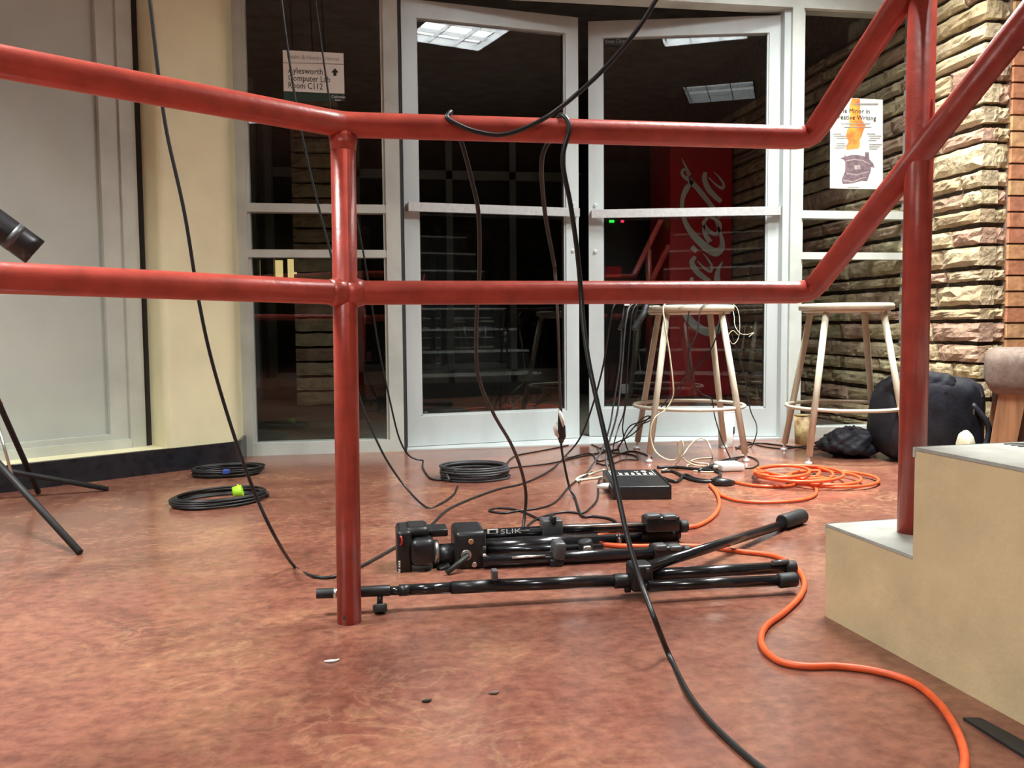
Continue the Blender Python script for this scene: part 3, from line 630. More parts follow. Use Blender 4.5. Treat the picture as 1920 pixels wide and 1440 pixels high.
cC = onz(890, 896); tC = thing('cable_coil', 'dark grey coiled cable lying in front of the left door', 'cable', cC, 'coiled cables')
coil('cable_loop', '', cC, .118, .10, (1, 0), 13, .0042, .040, 6, 'cableg', tC)
MB().tube(crom([onz(842, 900, .012), onz(838, 886, .03), onz(846, 878, .04), onz(856, 884, .04)], 6), .004, 7).build('cable_loop', 'cableg', tC)
# --- orange extension cord: heap of loops, run to the black lead, run across the floor
oc = thing('extension_cord', 'bright orange extension cord heaped by the stools and winding across the floor', 'cord', onz(1530, 895))
def el(cx, cy, rx, ry, a0, a1, n=10, lift=0.0, tilt=0.0):
    return [onz(cx+rx*math.cos(math.radians(a0+(a1-a0)*k/n)), cy+ry*math.sin(math.radians(a0+(a1-a0)*k/n))+tilt*math.cos(math.radians(a0+(a1-a0)*k/n)), .006+lift) for k in range(n+1)]
hp = [onz(1376, 904, .006), onz(1420, 911, .006), onz(1480, 911, .006), onz(1520, 898, .012)]
hp += el(1475, 886, 62, 14, 20, -330, 14, .012) + el(1490, 888, 72, 15, 30, -330, 14, .02, 2) + el(1560, 898, 88, 15, 160, -200, 14, .006, 3)
hp += el(1500, 888, 82, 15, 160, -190, 14, .024, 2) + el(1545, 896, 70, 13, 170, -180, 12, .012, 3) + el(1468, 884, 50, 11, 180, -160, 12, .03)
hp += [onz(1470, 893, .03), onz(1505, 898, .02), onz(1528, 913, .006), onz(1528, 928, .006), onz(1500, 938, .006), onz(1440, 942, .006), onz(1385, 939, .006), onz(1354, 930, .006)]
MB().tube(crom(hp, 4), .0052, 8).build('cord_heap', 'orange', oc)
MB().tube(crom([onz(x, y, .006) for x, y in ((1354, 930), (1346, 920), (1331, 909))], 6), .0052, 8).build('cord_run', 'orange', oc)
MB().tube(crom([onz(x, y, .006) for x, y in ((1331, 909), (1344, 925), (1349, 945), (1340, 965), (1318, 981), (1290, 989), (1230, 992), (1150, 998), (1118, 1006), (1120, 1018), (1180, 1024), (1270, 1023), (1330, 1026), (1380, 1033), (1450, 1042), (1490, 1062), (1508, 1090), (1500, 1118), (1470, 1148), (1438, 1172), (1427, 1195), (1434, 1218), (1462, 1240), (1510, 1249), (1570, 1249), (1640, 1258), (1710, 1279), (1758, 1316), (1790, 1362), (1808, 1410), (1806, 1450), (1790, 1500))], 8), .0056, 10).build('cord_run', 'orange', oc)
MB().tube([onz(1336, 903, .012), onz(1345, 904, .012), onz(1362, 905, .011), onz(1376, 905, .008)], [.010, .015, .014, .007], 12).build('socket', 'blk', oc)

# --- black box with printed lid
zt = .042
bl0, br0, fr0, fl0 = onz(1150, 867, zt), onz(1225, 866, zt), onz(1257, 911, zt), onz(1150, 912, zt)
vx = (fr0-fl0).normalized(); wbx = (fr0-fl0).length; vy = V((-vx.y, vx.x, 0)); dbx = .31
bx = thing('power_box', 'black metal box with white printed lid lying among the cables', 'box', (fl0+fr0)/2-V((0, 0, zt)))
cbx = fl0+vx*(wbx/2)+vy*(dbx/2); cbx.z = zt/2
MB().rbox(cbx, (wbx, dbx, zt), .004, (vx, vy, V((0, 0, 1))), 2).build('case', 'blk', bx)
MB().box(cbx+vx*(wbx/2+.002), (.004, dbx*.98, zt+.004), (vx, vy, V((0, 0, 1)))).build('end_plate', 'blk', bx)
def bp(u, v): return fl0+vx*(u*wbx)+vy*(v*dbx)+V((0, 0, .0006))
for u in (.10, .93): MB().box((bp(u, .62)+bp(u, .92))/2, (.0016, dbx*.32, .0006), (vx, vy, V((0, 0, 1)))).build('printed_line', 'cokewhite', bx)
MB().box((bp(.10, .62)+bp(.93, .62))/2, (wbx*.83, .0016, .0006), (vx, vy, V((0, 0, 1)))).build('printed_line', 'cokewhite', bx)
for k in range(7):
    for j in range(3):
        hgt = (.10, .15, .12)[(k+j) % 3]; u = .15+k*.115+j*.022
        MB().box(bp(u, .65+hgt/2), (.0022, dbx*hgt, .0006), (vx, vy, V((0, 0, 1)))).build('printed_mark', 'cokewhite', bx)
for k in range(4): MB().box(bp(.13+k*.03, .88), (.003, dbx*.09, .0006), (vx, vy, V((0, 0, 1)))).build('printed_mark', 'cokewhite', bx)
MB().cyl(bp(.76, .86), bp(.76, .86)+V((0, 0, .0007)), .0095, 18).build('printed_emblem', 'cokewhite', bx); MB().box(bp(.62, .86), (.014, .006, .0008), (vx, vy, V((0, 0, 1)))).build('printed_emblem', 'cokewhite', bx)
MB().tube([bp(0, .35)-V((0, 0, .02)), bp(-.10, .36)-V((0, 0, .02)), bp(-.22, .36)-V((0, 0, .021))], [.011, .010, .005], 12).build('white_plug', 'white', bx)

# --- white adapter, pen-like black connector
pa_ = onz(1373, 884); ad = thing('power_adapter', 'white square power adapter on the floor in front of the stool', 'adapter', pa_)
MB().rbox(pa_+V((0, .03, .015)), (.088, .082, .028), .008).build('case', 'white', ad)
MB().cyl(pa_+V((-.06, .03, .014)), pa_+V((-.044, .03, .014)), .006, 10).build('cable_boot', 'white', ad)
p, q = onz(1310, 882, .008), onz(1384, 860, .008)
cn = thing('black_connector', 'slim black stick-shaped connector between stool and white adapter', 'connector', p)
MB().tube([p, p.lerp(q, .1), p.lerp(q, .9), q], [.004, .0075, .007, .003], 10).build('body', 'blk', cn)
# --- cups and small pieces
pc_ = onz(1361, 838); cu = thing('paper_cup', 'tall white paper cup standing behind the draped stool', 'cup', pc_)
def cup(root, c, h, r0, r1, m):
    return MB().tube([c, c+V((0, 0, .004)), c+V((0, 0, h-.004)), c+V((0, 0, h)), c+V((0, 0, h-.005)), c+V((0, 0, .01))], [r0*.94, r0, r1, r1*1.04, r1*.93, r0*.9], 24).build('cup_body', m, root)
cup(cu, pc_, .155, .032, .037, 'white')
MB().box(pc_+V((.026, -.023, .075)), (.014, .003, .03), (V((.7, .7, 0)), V((.7, -.7, 0)), V((0, 0, 1)))).build('dark_print', 'ink', cu)
pd_ = onz(1505, 832); cv = thing('printed_cup', 'cream and brown patterned cup under the stool by the stone wall', 'cup', pd_)
cup(cv, pd_, .13, .034, .038, 'cupart')
for i, (px, w_) in enumerate(((1553, .016), (1577, .022))):
    p = onz(px, 840); t = thing('metal_plug', ('short silver plug on the floor below the dark bag, nearer the jamb', 'wider silver plug on the floor below the dark bag')[i], 'plug', p)
    MB().cyl(p+V((-w_, 0, .009)), p+V((w_, 0, .009)), .008, 12, .002).build('shell', 'silver', t)
    MB().cyl(p+V((w_, 0, .009)), p+V((w_+.03, .004, .009)), .007, 12).build('sleeve', 'blk', t)
# flat device on the draped stool
p = V((C1.x, C1.y, .61)); lt_ = thing('flat_device', 'flat black device lying on the seat of the draped stool', 'device', p)
MB().rbox(p+V((0, 0, .010)), (.30, .21, .018), .006).build('body', 'blk', lt_)
hb = thing('headphones', 'black bundle hooked over the edge of the draped stool seat', 'bundle', V((C1.x-.16, C1.y-.04, .61)))
MB().tube(crom([ony(1212, 570, 3.35), ony(1192, 570, 3.32), ony(1178, 580, 3.3), ony(1170, 600, 3.3), ony(1162, 618, 3.3)], 6), [.009]*25, 10).build('band', 'blk', hb)
MB().tube(crom([ony(1212, 574, 3.34), ony(1206, 590, 3.32), ony(1196, 605, 3.32), ony(1188, 618, 3.32)], 6), [.012]*19, 10).build('pad', 'blkr', hb)
p = ony(1175, 571, 3.3); MB().box(p, (.02, .01, .008)).build('white_tag', 'white', hb)

# --- dark bag by the stone wall
def blob(name, c, sx, sy, sz, seed, m, parent, ex=2.6, amp=.06):
    rnd = random.Random(seed); ph = [rnd.uniform(0, 6) for _ in range(8)]; b = MB(); nu, nv = 64, 36; i0 = 0
    sp = lambda t, e: math.copysign(abs(t)**(2/e), t)
    for j in range(nv+1):
        v = -math.pi/2+math.pi*j/nv
        for i in range(nu):
            u = 2*math.pi*i/nu; cx, cy, cz_ = sp(math.cos(v), ex)*sp(math.cos(u), ex), sp(math.cos(v), ex)*sp(math.sin(u), ex), sp(math.sin(v), ex)
            k = 1+amp*(math.sin(3*u+ph[0]+2*v)+.7*math.sin(5*v+ph[1]+u)+.5*math.sin(7*u+ph[2]-4*v)+.4*math.sin(11*u+9*v+ph[3])+.3*math.sin(17*u-13*v+ph[4]))
            p = V((cx*sx*k, cy*sy*k, cz_*sz*k)); p.z = max(p.z, -sz*.96); b.v.append(V(c)+p)
    for j in range(nv):
        for i in range(nu): b.f.append((j*nu+i, j*nu+(i+1) % nu, (j+1)*nu+(i+1) % nu, (j+1)*nu+i)); b.sm.append(True)
    return b.build(name, m, parent)
YB = 3.1
pl_, pr_ = ony(1648, 835, YB), ony(1828, 835, YB); ptp = ony(1735, 697, YB)
cbg = V(((pl_.x+pr_.x)/2, YB+.02, 0)); bg = thing('duffel_bag', 'slumped dark navy bag on the floor against the stone wall', 'bag', cbg)
hz = ptp.z/2
blob('bag_body', cbg+V((.012, 0, hz*.93)), (pr_.x-pl_.x)/2*.98, .12, hz*.95, 2, 'bag', bg, 4.2, .022)
blob('bag_top', cbg+V((-.03, -.015, hz*1.62)), (pr_.x-pl_.x)/2*.66, .10, hz*.38, 5, 'bag', bg, 2.6, .05)
q = ony(1600, 820, 3.2); blob('side_pouch', V((q.x+.02, 3.24, .055)), .135, .09, .058, 8, 'bag', bg, 2.0, .09)
q = ony(1660, 760, 3.2); blob('side_pouch', V((q.x, 3.2, .14)), .06, .08, .09, 9, 'bag', bg, 2.4, .06)
MB().tube(crom([cbg+V((.12, -.11, hz*1.3)), cbg+V((.17, -.14, hz*.8)), cbg+V((.15, -.14, hz*.3)), cbg+V((.08, -.15, .02))], 6), .011, 8).build('strap', 'bag', bg)
p = ony(1800, 705, YB); MB().box(cbg+V((.135, -.10, hz*1.42)), (.075, .004, .028), (V((.85, 0, .52)), V((0, 1, 0)), V((-.52, 0, .85)))).build('strap_tab', 'cush', bg)
p = ony(1826, 772, 2.98); MB().box(p, (.004, .004, .02)).build('zip_pull', 'silver', bg)
# --- upholstered chair at the right edge
YH = 2.72
zs = ony(1880, 655, YH).z; zb_ = ony(1880, 742, YH).z; c0 = ony(1851, 700, YH); c0.z = 0
ca = math.radians(-36); cx_, cy_ = V((math.cos(ca), math.sin(ca), 0)), V((-math.sin(ca), math.cos(ca), 0)); cax = (cx_, cy_, V((0, 0, 1)))
def cp(u, v, z=0.0): return c0+cx_*u+cy_*v+V((0, 0, z))
ch = thing('upholstered_chair', 'taupe cushioned chair with tan wooden leg beside the brick wall', 'chair', cp(.28, .23))
MB().rbox(cp(.28, .22, (zs+zb_)/2), (.56, .44, zs-zb_), .05, cax, 5).build('seat', 'cush', ch)
for u, v, sg_ in ((.038, .03, -1), (.43, .03, 1), (.038, .37, -1), (.43, .37, 1)):
    k = -.035 if sg_ < 0 else .035
    MB().hexa([cp(u+k, v), cp(u+k+.075, v), cp(u+k+.075, v+.03), cp(u+k, v+.03)], [cp(u, v, zb_+.01), cp(u+.085, v, zb_+.01), cp(u+.085, v+.03, zb_+.01), cp(u, v+.03, zb_+.01)]).build('leg', 'wood', ch)
MB().box(cp(.28, .22, zb_-.012), (.50, .36, .05), cax).build('apron', 'woodd', ch)
MB().box(cp(.25, .10, zb_*.5), (.30, .02, zb_-.08), cax).build('side_board', 'woodd', ch)
sh = onz(1812, 836); p = ony(1810, 828, 2.9); 
pk = thing('cream_pouch', 'small cream pouch beside the dark bag behind the stair', 'pouch', (p.x, 2.9, 0)); blob('pouch_body', V((p.x, 2.9, .066)), .03, .035, .068, 4, 'cream', pk, 2.2, .03)

# --- video tripod folded flat on the floor
T1 = 2.02
def tp_(px, py, Y): return ony(px, py, Y)
tri = thing('tripod', 'folded black video tripod lying on the floor behind the red post', 'tripod', V((tp_(1000, 1060, T1).x, T1, 0)))
def tb(name, a, b, rpx, m='blkm', par=tri, n=14, bev=.0):
    A, B = ony(*a), ony(*b); r = rpx*m_per_px(A); A.z = max(A.z, r); B.z = max(B.z, r); return MB().cyl(A, B, r, n, bev).build(name, m, par)
def bxp(name, x0, x1, y0, y1, Y, dep, m='blk', par=tri, r=.004, rot=0.0):
    a, b = ony(x0, y1, Y), ony(x1, y0, Y); c = (a+b)/2; c.y += dep/2
    sz = (b.x-a.x, dep, b.z-a.z); ax = None
    if rot: 
        cs, sn = math.cos(rot), math.sin(rot); ax = (V((cs, 0, sn)), V((0, 1, 0)), V((-sn, 0, cs)))
    return MB().rbox(c, sz, r, ax, 2).build(name, m, par)
# legs: shared builder, three legs with upper channel, lower tube, lock and foot
up1 = bxp('leg', 852, 1030, 992, 1014, 2.02, .035, 'blkm', rot=.012)
tb('leg_tube', (1025, 993, 2.035), (1220, 988, 2.035), 9.5, 'blkm', up1); tb('leg_highlight', (1050, 987, 2.025), (1215, 983, 2.025), 3, 'silver', up1)  # thin silver strip stands in for the highlight on top of the tube
bxp('leg_lock', 1018, 1056, 975, 1008, 2.01, .045, 'greyp', up1); bxp('leg_lock_lever', 1034, 1044, 968, 984, 2.00, .03, 'blk', up1)
bxp('foot', 1212, 1276, 968, 1000, 2.01, .045, 'blk', up1, .006); bxp('foot_latch', 1214, 1240, 965, 975, 2.005, .03, 'greyp', up1); bxp('foot_latch', 1245, 1270, 966, 976, 2.005, .03, 'greyp', up1)
tb('foot_tip', (1274, 987, 2.03), (1289, 986, 2.03), 12, 'blkr', up1, bev=.004)
up2 = tb('leg', (905, 1024, 2.06), (1205, 1015, 2.06), 9); tb('foot', (1200, 1017, 2.06), (1268, 1014, 2.06), 12, 'blkr', up2, bev=.003); tb('foot_tip', (1262, 1016, 2.06), (1274, 1015, 2.06), 13, 'blk', up2, bev=.004)
tb('leg_ring', (1157, 1019, 2.045), (1163, 1019, 2.045), 10, 'silver', up2)
up3 = tb('leg', (905, 1052, 1.90), (1235, 1039, 1.90), 12); tb('leg_highlight', (960, 1046, 1.885), (1022, 1042, 1.885), 2, 'silver', up3)
bxp('foot', 1226, 1284, 1024, 1054, 1.885, .045, 'blk', up3, .006); bxp('foot_latch', 1230, 1252, 1022, 1034, 1.878, .03, 'greyp', up3); bxp('foot_latch', 1258, 1280, 1024, 1034, 1.878, .03, 'greyp', up3)
tb('foot_tip', (1280, 1038, 1.905), (1294, 1037, 1.905), 11, 'blkr', up3, bev=.004)
tb('spreader', (915, 1032, 1.95), (1130, 1026, 1.95), 7); tb('center_column', (900, 1040, 1.99), (1120, 1031, 1.99), 18)
tb('leg', (910, 1066, 1.93), (1180, 1060, 1.93), 8) if False else None
bxp('clamp', 1040, 1062, 1018, 1052, 1.875, .05, 'greyp', tri, .006, -.1); bxp('clamp', 1032, 1058, 1048, 1068, 1.88, .05, 'blk', tri, .005)
tb('knob', (1096, 1012, 1.93), (1100, 1036, 1.93), 14, 'blkr', bev=.006); bxp('knob_tab', 1094, 1110, 1024, 1036, 1.90, .01, 'silver')
sp = bxp('spider', 854, 912, 996, 1072, 1.90, .11, 'blk', tri, .010)
def disc(name, px, py, Y, rpx, m, par, t=.006):
    c = ony(px, py, Y); return MB().cyl(c, c-V((0, t, 0)), rpx*m_per_px(c), 16, .001).build(name, m, par)
disc('washer', 874, 1040, 1.899, 10, 'silver', sp); disc('bolt_head', 874, 1040, 1.894, 6, 'greyp', sp); disc('rivet', 883, 1015, 1.899, 5, 'wood', sp); disc('rivet', 908, 1041, 1.899, 3.5, 'chrome', sp); disc('rivet', 908, 1027, 1.899, 3.5, 'greyp', sp); disc('rivet', 889, 1058, 1.899, 5, 'silver', sp)
hd_ = bxp('head', 770, 816, 1012, 1066, 1.89, .10, 'blk', tri, .014)
tb('head_ring', (811, 1040, 1.945), (822, 1040, 1.945), 24, 'silver', hd_, 24); tb('head_neck', (820, 1041, 1.945), (858, 1041, 1.945), 20, 'blk', hd_, 20)
pt_ = bxp('head_plate', 745, 772, 996, 1080, 1.90, .10, 'blk', tri, .008); bxp('head_cap', 758, 806, 988, 1014, 1.92, .08, 'blk', tri, .012); bxp('quick_release', 800, 840, 992, 1008, 1.94, .06, 'blk', tri, .004)
c = ony(749, 1013, 1.905); MB().ring(c, .0105, .0022, 20, 6, (V((.5, -.86, 0)), V((0, 0, 1)))).build('red_ring', 'redring', pt_)
[bxp('side_print', 747.5, 750.5, y, y+3, 1.8985, .002, 'cokewhite', pt_, .0003) for y in (1052, 1056.5, 1061, 1067, 1071)]
bxp('quick_clamp', 822, 848, 1060, 1084, 1.90, .05, 'blk', tri, .006, .25); bxp('knob_small', 795, 812, 1070, 1090, 1.90, .03, 'blk', tri, .005)
tb('pan_handle', (838, 1086, 1.86), (878, 1042, 1.885), 5, 'blkr')
# brand print along the leg
lb0 = ony(913, 996, 2.017)
bxp('label_plate', 914, 934, 992, 1001, 2.0155, .002, 'cokewhite', up1, .0005); bxp('label_mark', 918, 930, 994, 999.5, 2.0148, .002, 'blk', up1, .0004)
text('SLIK', 'leg_print', 'cokewhite', ony(938, 1001, 2.0165), (1, 0, .0), (0, 0, 1), .0155, up1, sx=1.75)
bxp('label_plate', 993, 1018, 990, 997, 2.0155, .002, 'greyp', up1, .0005)

# --- light stand lying in front of the tripod
T2 = 1.645
stn = thing('light_stand', 'collapsed black light stand lying along the floor in front of the tripod', 'stand', V((ony(1000, 1090, T2).x, T2, 0)))
S = lambda *a, **k: tb(*a, par=stn, **k)
S('spigot', (593, 1113, T2), (627, 1112, T2), 9.5, m='blkr', bev=.001); S('spigot_collar', (625, 1112, T2), (634, 1112, T2), 9.5, m='silver')
S('top_clamp', (634, 1111, T2), (732, 1107, T2), 10.5, m='blk', bev=.002); S('pole', (728, 1108, T2), (765, 1107, T2), 8.5)
S('pole_collar', (748, 1107, T2), (768, 1106, T2), 11, m='blk'); S('pole', (765, 1106, T2), (850, 1102, T2), 10.5); S('pole_collar', (846, 1102, T2), (930, 1098, T2), 12, m='blk')
S('pole', (925, 1098, T2), (1160, 1089, T2), 12); bxp('pole_clip', 923, 934, 1070, 1090, T2-.01, .02, 'greyp', stn, .002)
S('pole_collar', (1150, 1090, T2), (1200, 1087, T2), 14, m='blk', bev=.003)
a, b2 = ony(713, 1112, T2), ony(712, 1132, T2-.01); MB().cyl(a, b2, .0055, 10).build('knob_stem', 'blk', stn); b3 = ony(713, 1148, T2-.015); b3.z = max(b3.z, .003); MB().cyl(b2, b3, .0135, 12, .003).build('knob', 'blkr', stn)
bxp('leg_hub', 1186, 1226, 1060, 1112, T2-.025, .05, 'blk', stn, .006); bxp('wing_knob', 1172, 1184, 1098, 1112, T2-.01, .01, 'blk', stn, .002)
disc('hub_bolt', 1214, 1097, T2-.026, 5, 'greyp', stn); disc('hub_bolt', 1214, 1068, T2-.026, 4, 'greyp', stn)
l1 = S('leg', (1205, 1066, T2), (1480, 1000, 2.14), 11); S2 = lambda *a, par=None, **k: tb(*a, par=par, **k)
S2('rubber_foot', (1466, 1004, 2.11), (1504, 994, 2.17), 14.5, par=l1, m='blkr', bev=.004)
l2 = S('leg', (1215, 1078, T2+.03), (1488, 1063, T2+.03), 11.5); S2('leg_clip', (1448, 1056, T2+.02), (1478, 1053, T2+.02), 5, par=l2, m='greyp'); S2('rubber_foot', (1470, 1064, T2+.03), (1491, 1063, T2+.03), 12.5, par=l2, m='blkr', bev=.002)
l3 = S('leg', (1215, 1099, T2-.04), (1470, 1088, T2-.04), 10.5); S2('rubber_foot', (1458, 1089, T2-.04), (1494, 1086, T2-.04), 14, par=l3, m='blkr', bev=.005)

# --- stand at the left edge carrying a black tube
hub = V((-1.02, 2.55, 0)); f1 = onz(150, 1036, .006); f2 = onz(203, 917, .006)
ls = thing('tripod_stand', 'thin dark tripod stand at the left edge in front of the baseboard', 'stand', V((hub.x-.25, 2.62, 0)))
hp_ = ony(-70, 800, 2.62); hb0 = V((hp_.x, 2.62, .0))
l0 = ony(0, 872, 2.40); MB().tube([f1, f1+(l0-f1)*1.75], .0085, 10).build('leg', 'blkr', ls)
l0 = ony(0, 880, 2.95); MB().tube([f2, f2+(l0-f2)*1.5], .0085, 10).build('leg', 'blkr', ls)
a, b2 = ony(-6, 790, 2.5), ony(27, 907, 2.5); MB().tube([a, b2], .004, 8).build('brace', 'silver', ls)
topz = f1+(ony(0, 872, 2.40)-f1)*1.75; MB().tube([topz-V((0, 0, .1)), V((topz.x, topz.y, 1.05))], .011, 12).build('pole', 'blkr', ls)
a, b2 = onz(72, 923, .006), ony(-112, 509, topz.y); MB().tube([a, b2], .0085, 10).build('leg', 'blkr', ls); c = a.lerp(b2, .35); disc('clip', 2, 756, c.y-.012, 4, 'orange', ls) 
YT = 1.95; e0 = ony(66, 473, YT); e1 = onp(-150, 318, e0, e0-CAM)
tbm = thing('black_tube', 'open black tube with faint print pointing down at the left edge', 'tube', e0)
d = (e1-e0).normalized(); rt = 27*m_per_px(e0)
MB().tube([e0+d*.006, e0, e0+d*.02, e1], [rt*.86, rt, rt, rt], 28, cap=True).build('barrel', 'blk', tbm)
x_, y_, _ = frame_of(d); MB().ring(e0+d*.001, rt*.93, rt*.07, 28, 6, (x_, y_)).build('rim', 'silver', tbm)
nrm = (CAM-e0).normalized(); side = d.cross(nrm).normalized(); nr = side.cross(d).normalized()
if nr.dot(nrm) < 0: nr = -nr
for j, (o, l) in enumerate(((-.25, .14), (.02, .10))):
    c = e0+d*(.075+l/2)+nr*(rt*math.cos(math.asin(min(.9, abs(o))))+.0003)+side*(-o*rt); MB().box(c, (l, .005, .0006), (d, side, nr)).build('faint_print', 'greyp', tbm)
MB().tube([e0+d*.04, e0+d*.055], rt*1.01, 28).build('band', 'greyp', tbm)
MB().tube([e1, V((topz.x, topz.y, 1.0))], .012, 10).build('arm', 'blkr', tbm)

# --- sign on the left sidelite
Ys = WY-.004
def sheet(name, c4, m, par, y, t=.0012): 
    return MB().hexa([(p.x, y, p.z) for p in c4], [(p.x, y-t, p.z) for p in c4]).build(name, m, par)
c4 = [ony(532, 191, Ys), ony(646, 190, Ys), ony(644, 100, Ys), ony(530, 94, Ys)]
sg = thing('paper_sign', 'white room direction sign with an arrow taped inside the left side window', 'sign', (c4[0]+c4[1])/2)
sheet('sheet', [ony(532, 171, Ys), ony(646, 176, Ys), ony(644, 100, Ys), ony(530, 94, Ys)], 'paper', sg, Ys)
sheet('green_band', c4[:2]+[ony(646, 177, Ys), ony(532, 172, Ys)], 'green', sg, Ys)
yt = Ys-.0018
sxd = ony(644, 100, Ys)-ony(530, 94, Ys)
def sgt(s, px, py, size, m='ink', nm='sign_text', sx=1.0, par=sg): text(s, nm, m, ony(px, py, yt), sxd, (0, 0, 1), size, par, sx=sx)
sgt('Health & Human Sciences', 538, 109, .0225, 'inkg', sx=.9); sheet('rule', [ony(531, 118.5, Ys), ony(645, 121.5, Ys), ony(645, 120, Ys), ony(531, 117, Ys)], 'inkg', sg, yt+.0006, .0004)
sgt('Aylesworth', 540, 137, .036, sx=.84); sgt('Computer Lab', 540, 151, .036, sx=.80); sgt('Room C112', 540, 165, .036, sx=.79)
ar = [ony(*q, yt) for q in ((628, 128), (635, 136), (631, 136), (631, 142), (625, 142), (625, 136), (621, 136))]
MB().hexa([(p.x, yt+.0005, p.z) for p in ar], [(p.x, yt, p.z) for p in ar]).build('arrow', 'ink', sg)
sgt('Colorado', 621, 183, .015, 'cokewhite', 'band_text'); sgt('State', 628, 189, .012, 'cokewhite', 'band_text')
# --- sticker on the right door
dd, h2, u2, n2, W2 = door_2
def dpt(px, py, off=.002): return onp(px, py, h2-n2*(.045/2-.003-off), n2)
sk = thing('door_sticker', 'small dark sticker with pale lettering in the upper corner of the right door glass', 'sticker', dpt(1160, 70))
p = [dpt(1134, 86), dpt(1183, 84), dpt(1183, 53), dpt(1134, 55)]
MB().hexa([q for q in p], [q+n2*.0008 for q in p]).build('sheet', 'gasket', sk)
for a, b2, y0, y1 in ((1134, 1183, 68, 71),): 
    p = [dpt(a, y1), dpt(b2, y1-1), dpt(b2, y0-1), dpt(a, y0)]; MB().hexa([q+n2*.0008 for q in p], [q+n2*.0012 for q in p]).build('rule', 'inkg', sk)
text('Fire Door', 'sticker_text', 'inkg', dpt(1141, 65, .003), -u2, (0, 0, 1), .024, sk); text('Keep Closed', 'sticker_text', 'inkg', dpt(1135, 81, .003), -u2, (0, 0, 1), .024, sk, sx=.85)
# --- poster on the right sidelite
po = thing('poster', 'white creative writing poster with orange wash and typewriter on the right side window', 'poster', ony(1606, 355, Ys))
sheet('sheet', [ony(1556, 353, Ys), ony(1655, 355, Ys), ony(1655, 187, Ys), ony(1557, 182, Ys)], 'paper', po, Ys)
yp = Ys-.0016
def flat(name, pts, m, y=yp, par=po):
    q = [ony(1540+a/7.2, 170+b_/7.2, y) for a, b_ in pts]; return MB().hexa([(p.x, y+.0005, p.z) for p in q], [(p.x, y, p.z) for p in q]).build(name, m, par)
flat('orange_wash', [(420, 105), (520, 112), (525, 200), (520, 300), (550, 400), (600, 470), (560, 560), (545, 620), (520, 660), (522, 740), (500, 785), (340, 800), (335, 740), (370, 690), (335, 620), (345, 540), (380, 480), (375, 400), (390, 300), (380, 200)], 'flame')
flat('typed_sheet', [(345, 810), (460, 785), (580, 785), (590, 880), (500, 866), (420, 864), (335, 885)], 'cokewhite', yp-.0004)
flat('typewriter', [(330, 890), (420, 868), (500, 870), (590, 890), (590, 830), (640, 830), (650, 930), (700, 980), (720, 1040), (670, 1030), (665, 1090), (620, 1220), (540, 1215), (420, 1250), (290, 1260), (275, 1200), (320, 1090), (325, 960), (300, 930), (255, 910), (310, 895), (320, 850)], 'type_', yp-.0004)
for pts in ([(330, 940), (450, 920), (560, 935), (650, 985), (650, 1000), (560, 950), (450, 935), (332, 955)], [(295, 1200), (420, 1225), (540, 1175), (600, 1165), (600, 1180), (540, 1192), (420, 1240), (298, 1215)], [(340, 1110), (480, 1130), (640, 1085), (640, 1098), (480, 1145), (340, 1125)], [(440, 1010), (520, 1005), (530, 1060), (450, 1065)]):
    flat('typewriter_detail', pts, 'typel', yp-.0009)
pxd = (1, 0, 0)
def pot(s, px, py, size, m='ink', sx=1.0): text(s, 'poster_text', m, ony(px, py, yp-.0012), pxd, (0, 0, 1), size, po, sx=sx)
pot('The Minor in', 1570, 211, .030, sx=1.02); pot('Creative Writing', 1563, 223, .030, sx=1.02)
sheet('poster_line', [ony(1600, 197, Ys), ony(1646, 197, Ys), ony(1646, 194, Ys), ony(1600, 194, Ys)], 'inkg', po, yp-.0006, .0003)
for k, (a, b2) in enumerate(((1576, 232), (1582, 238.5), (1561, 251), (1562, 255), (1568, 259), (1568, 269), (1566, 273), (1564, 277), (1625, 251), (1628, 255), (1630, 259), (1627, 263), (1629, 271), (1629, 275), (1629, 279), (1588, 351))):
    ln = 56 if k < 2 else (24 if k < 15 else 22)
    sheet('poster_line', [ony(a, b2+1, Ys), ony(a+ln-(k % 3)*4, b2+1, Ys), ony(a+ln-(k % 3)*4, b2-.6, Ys), ony(a, b2-.6, Ys)], 'inkg', po, yp-.0006, .0003)

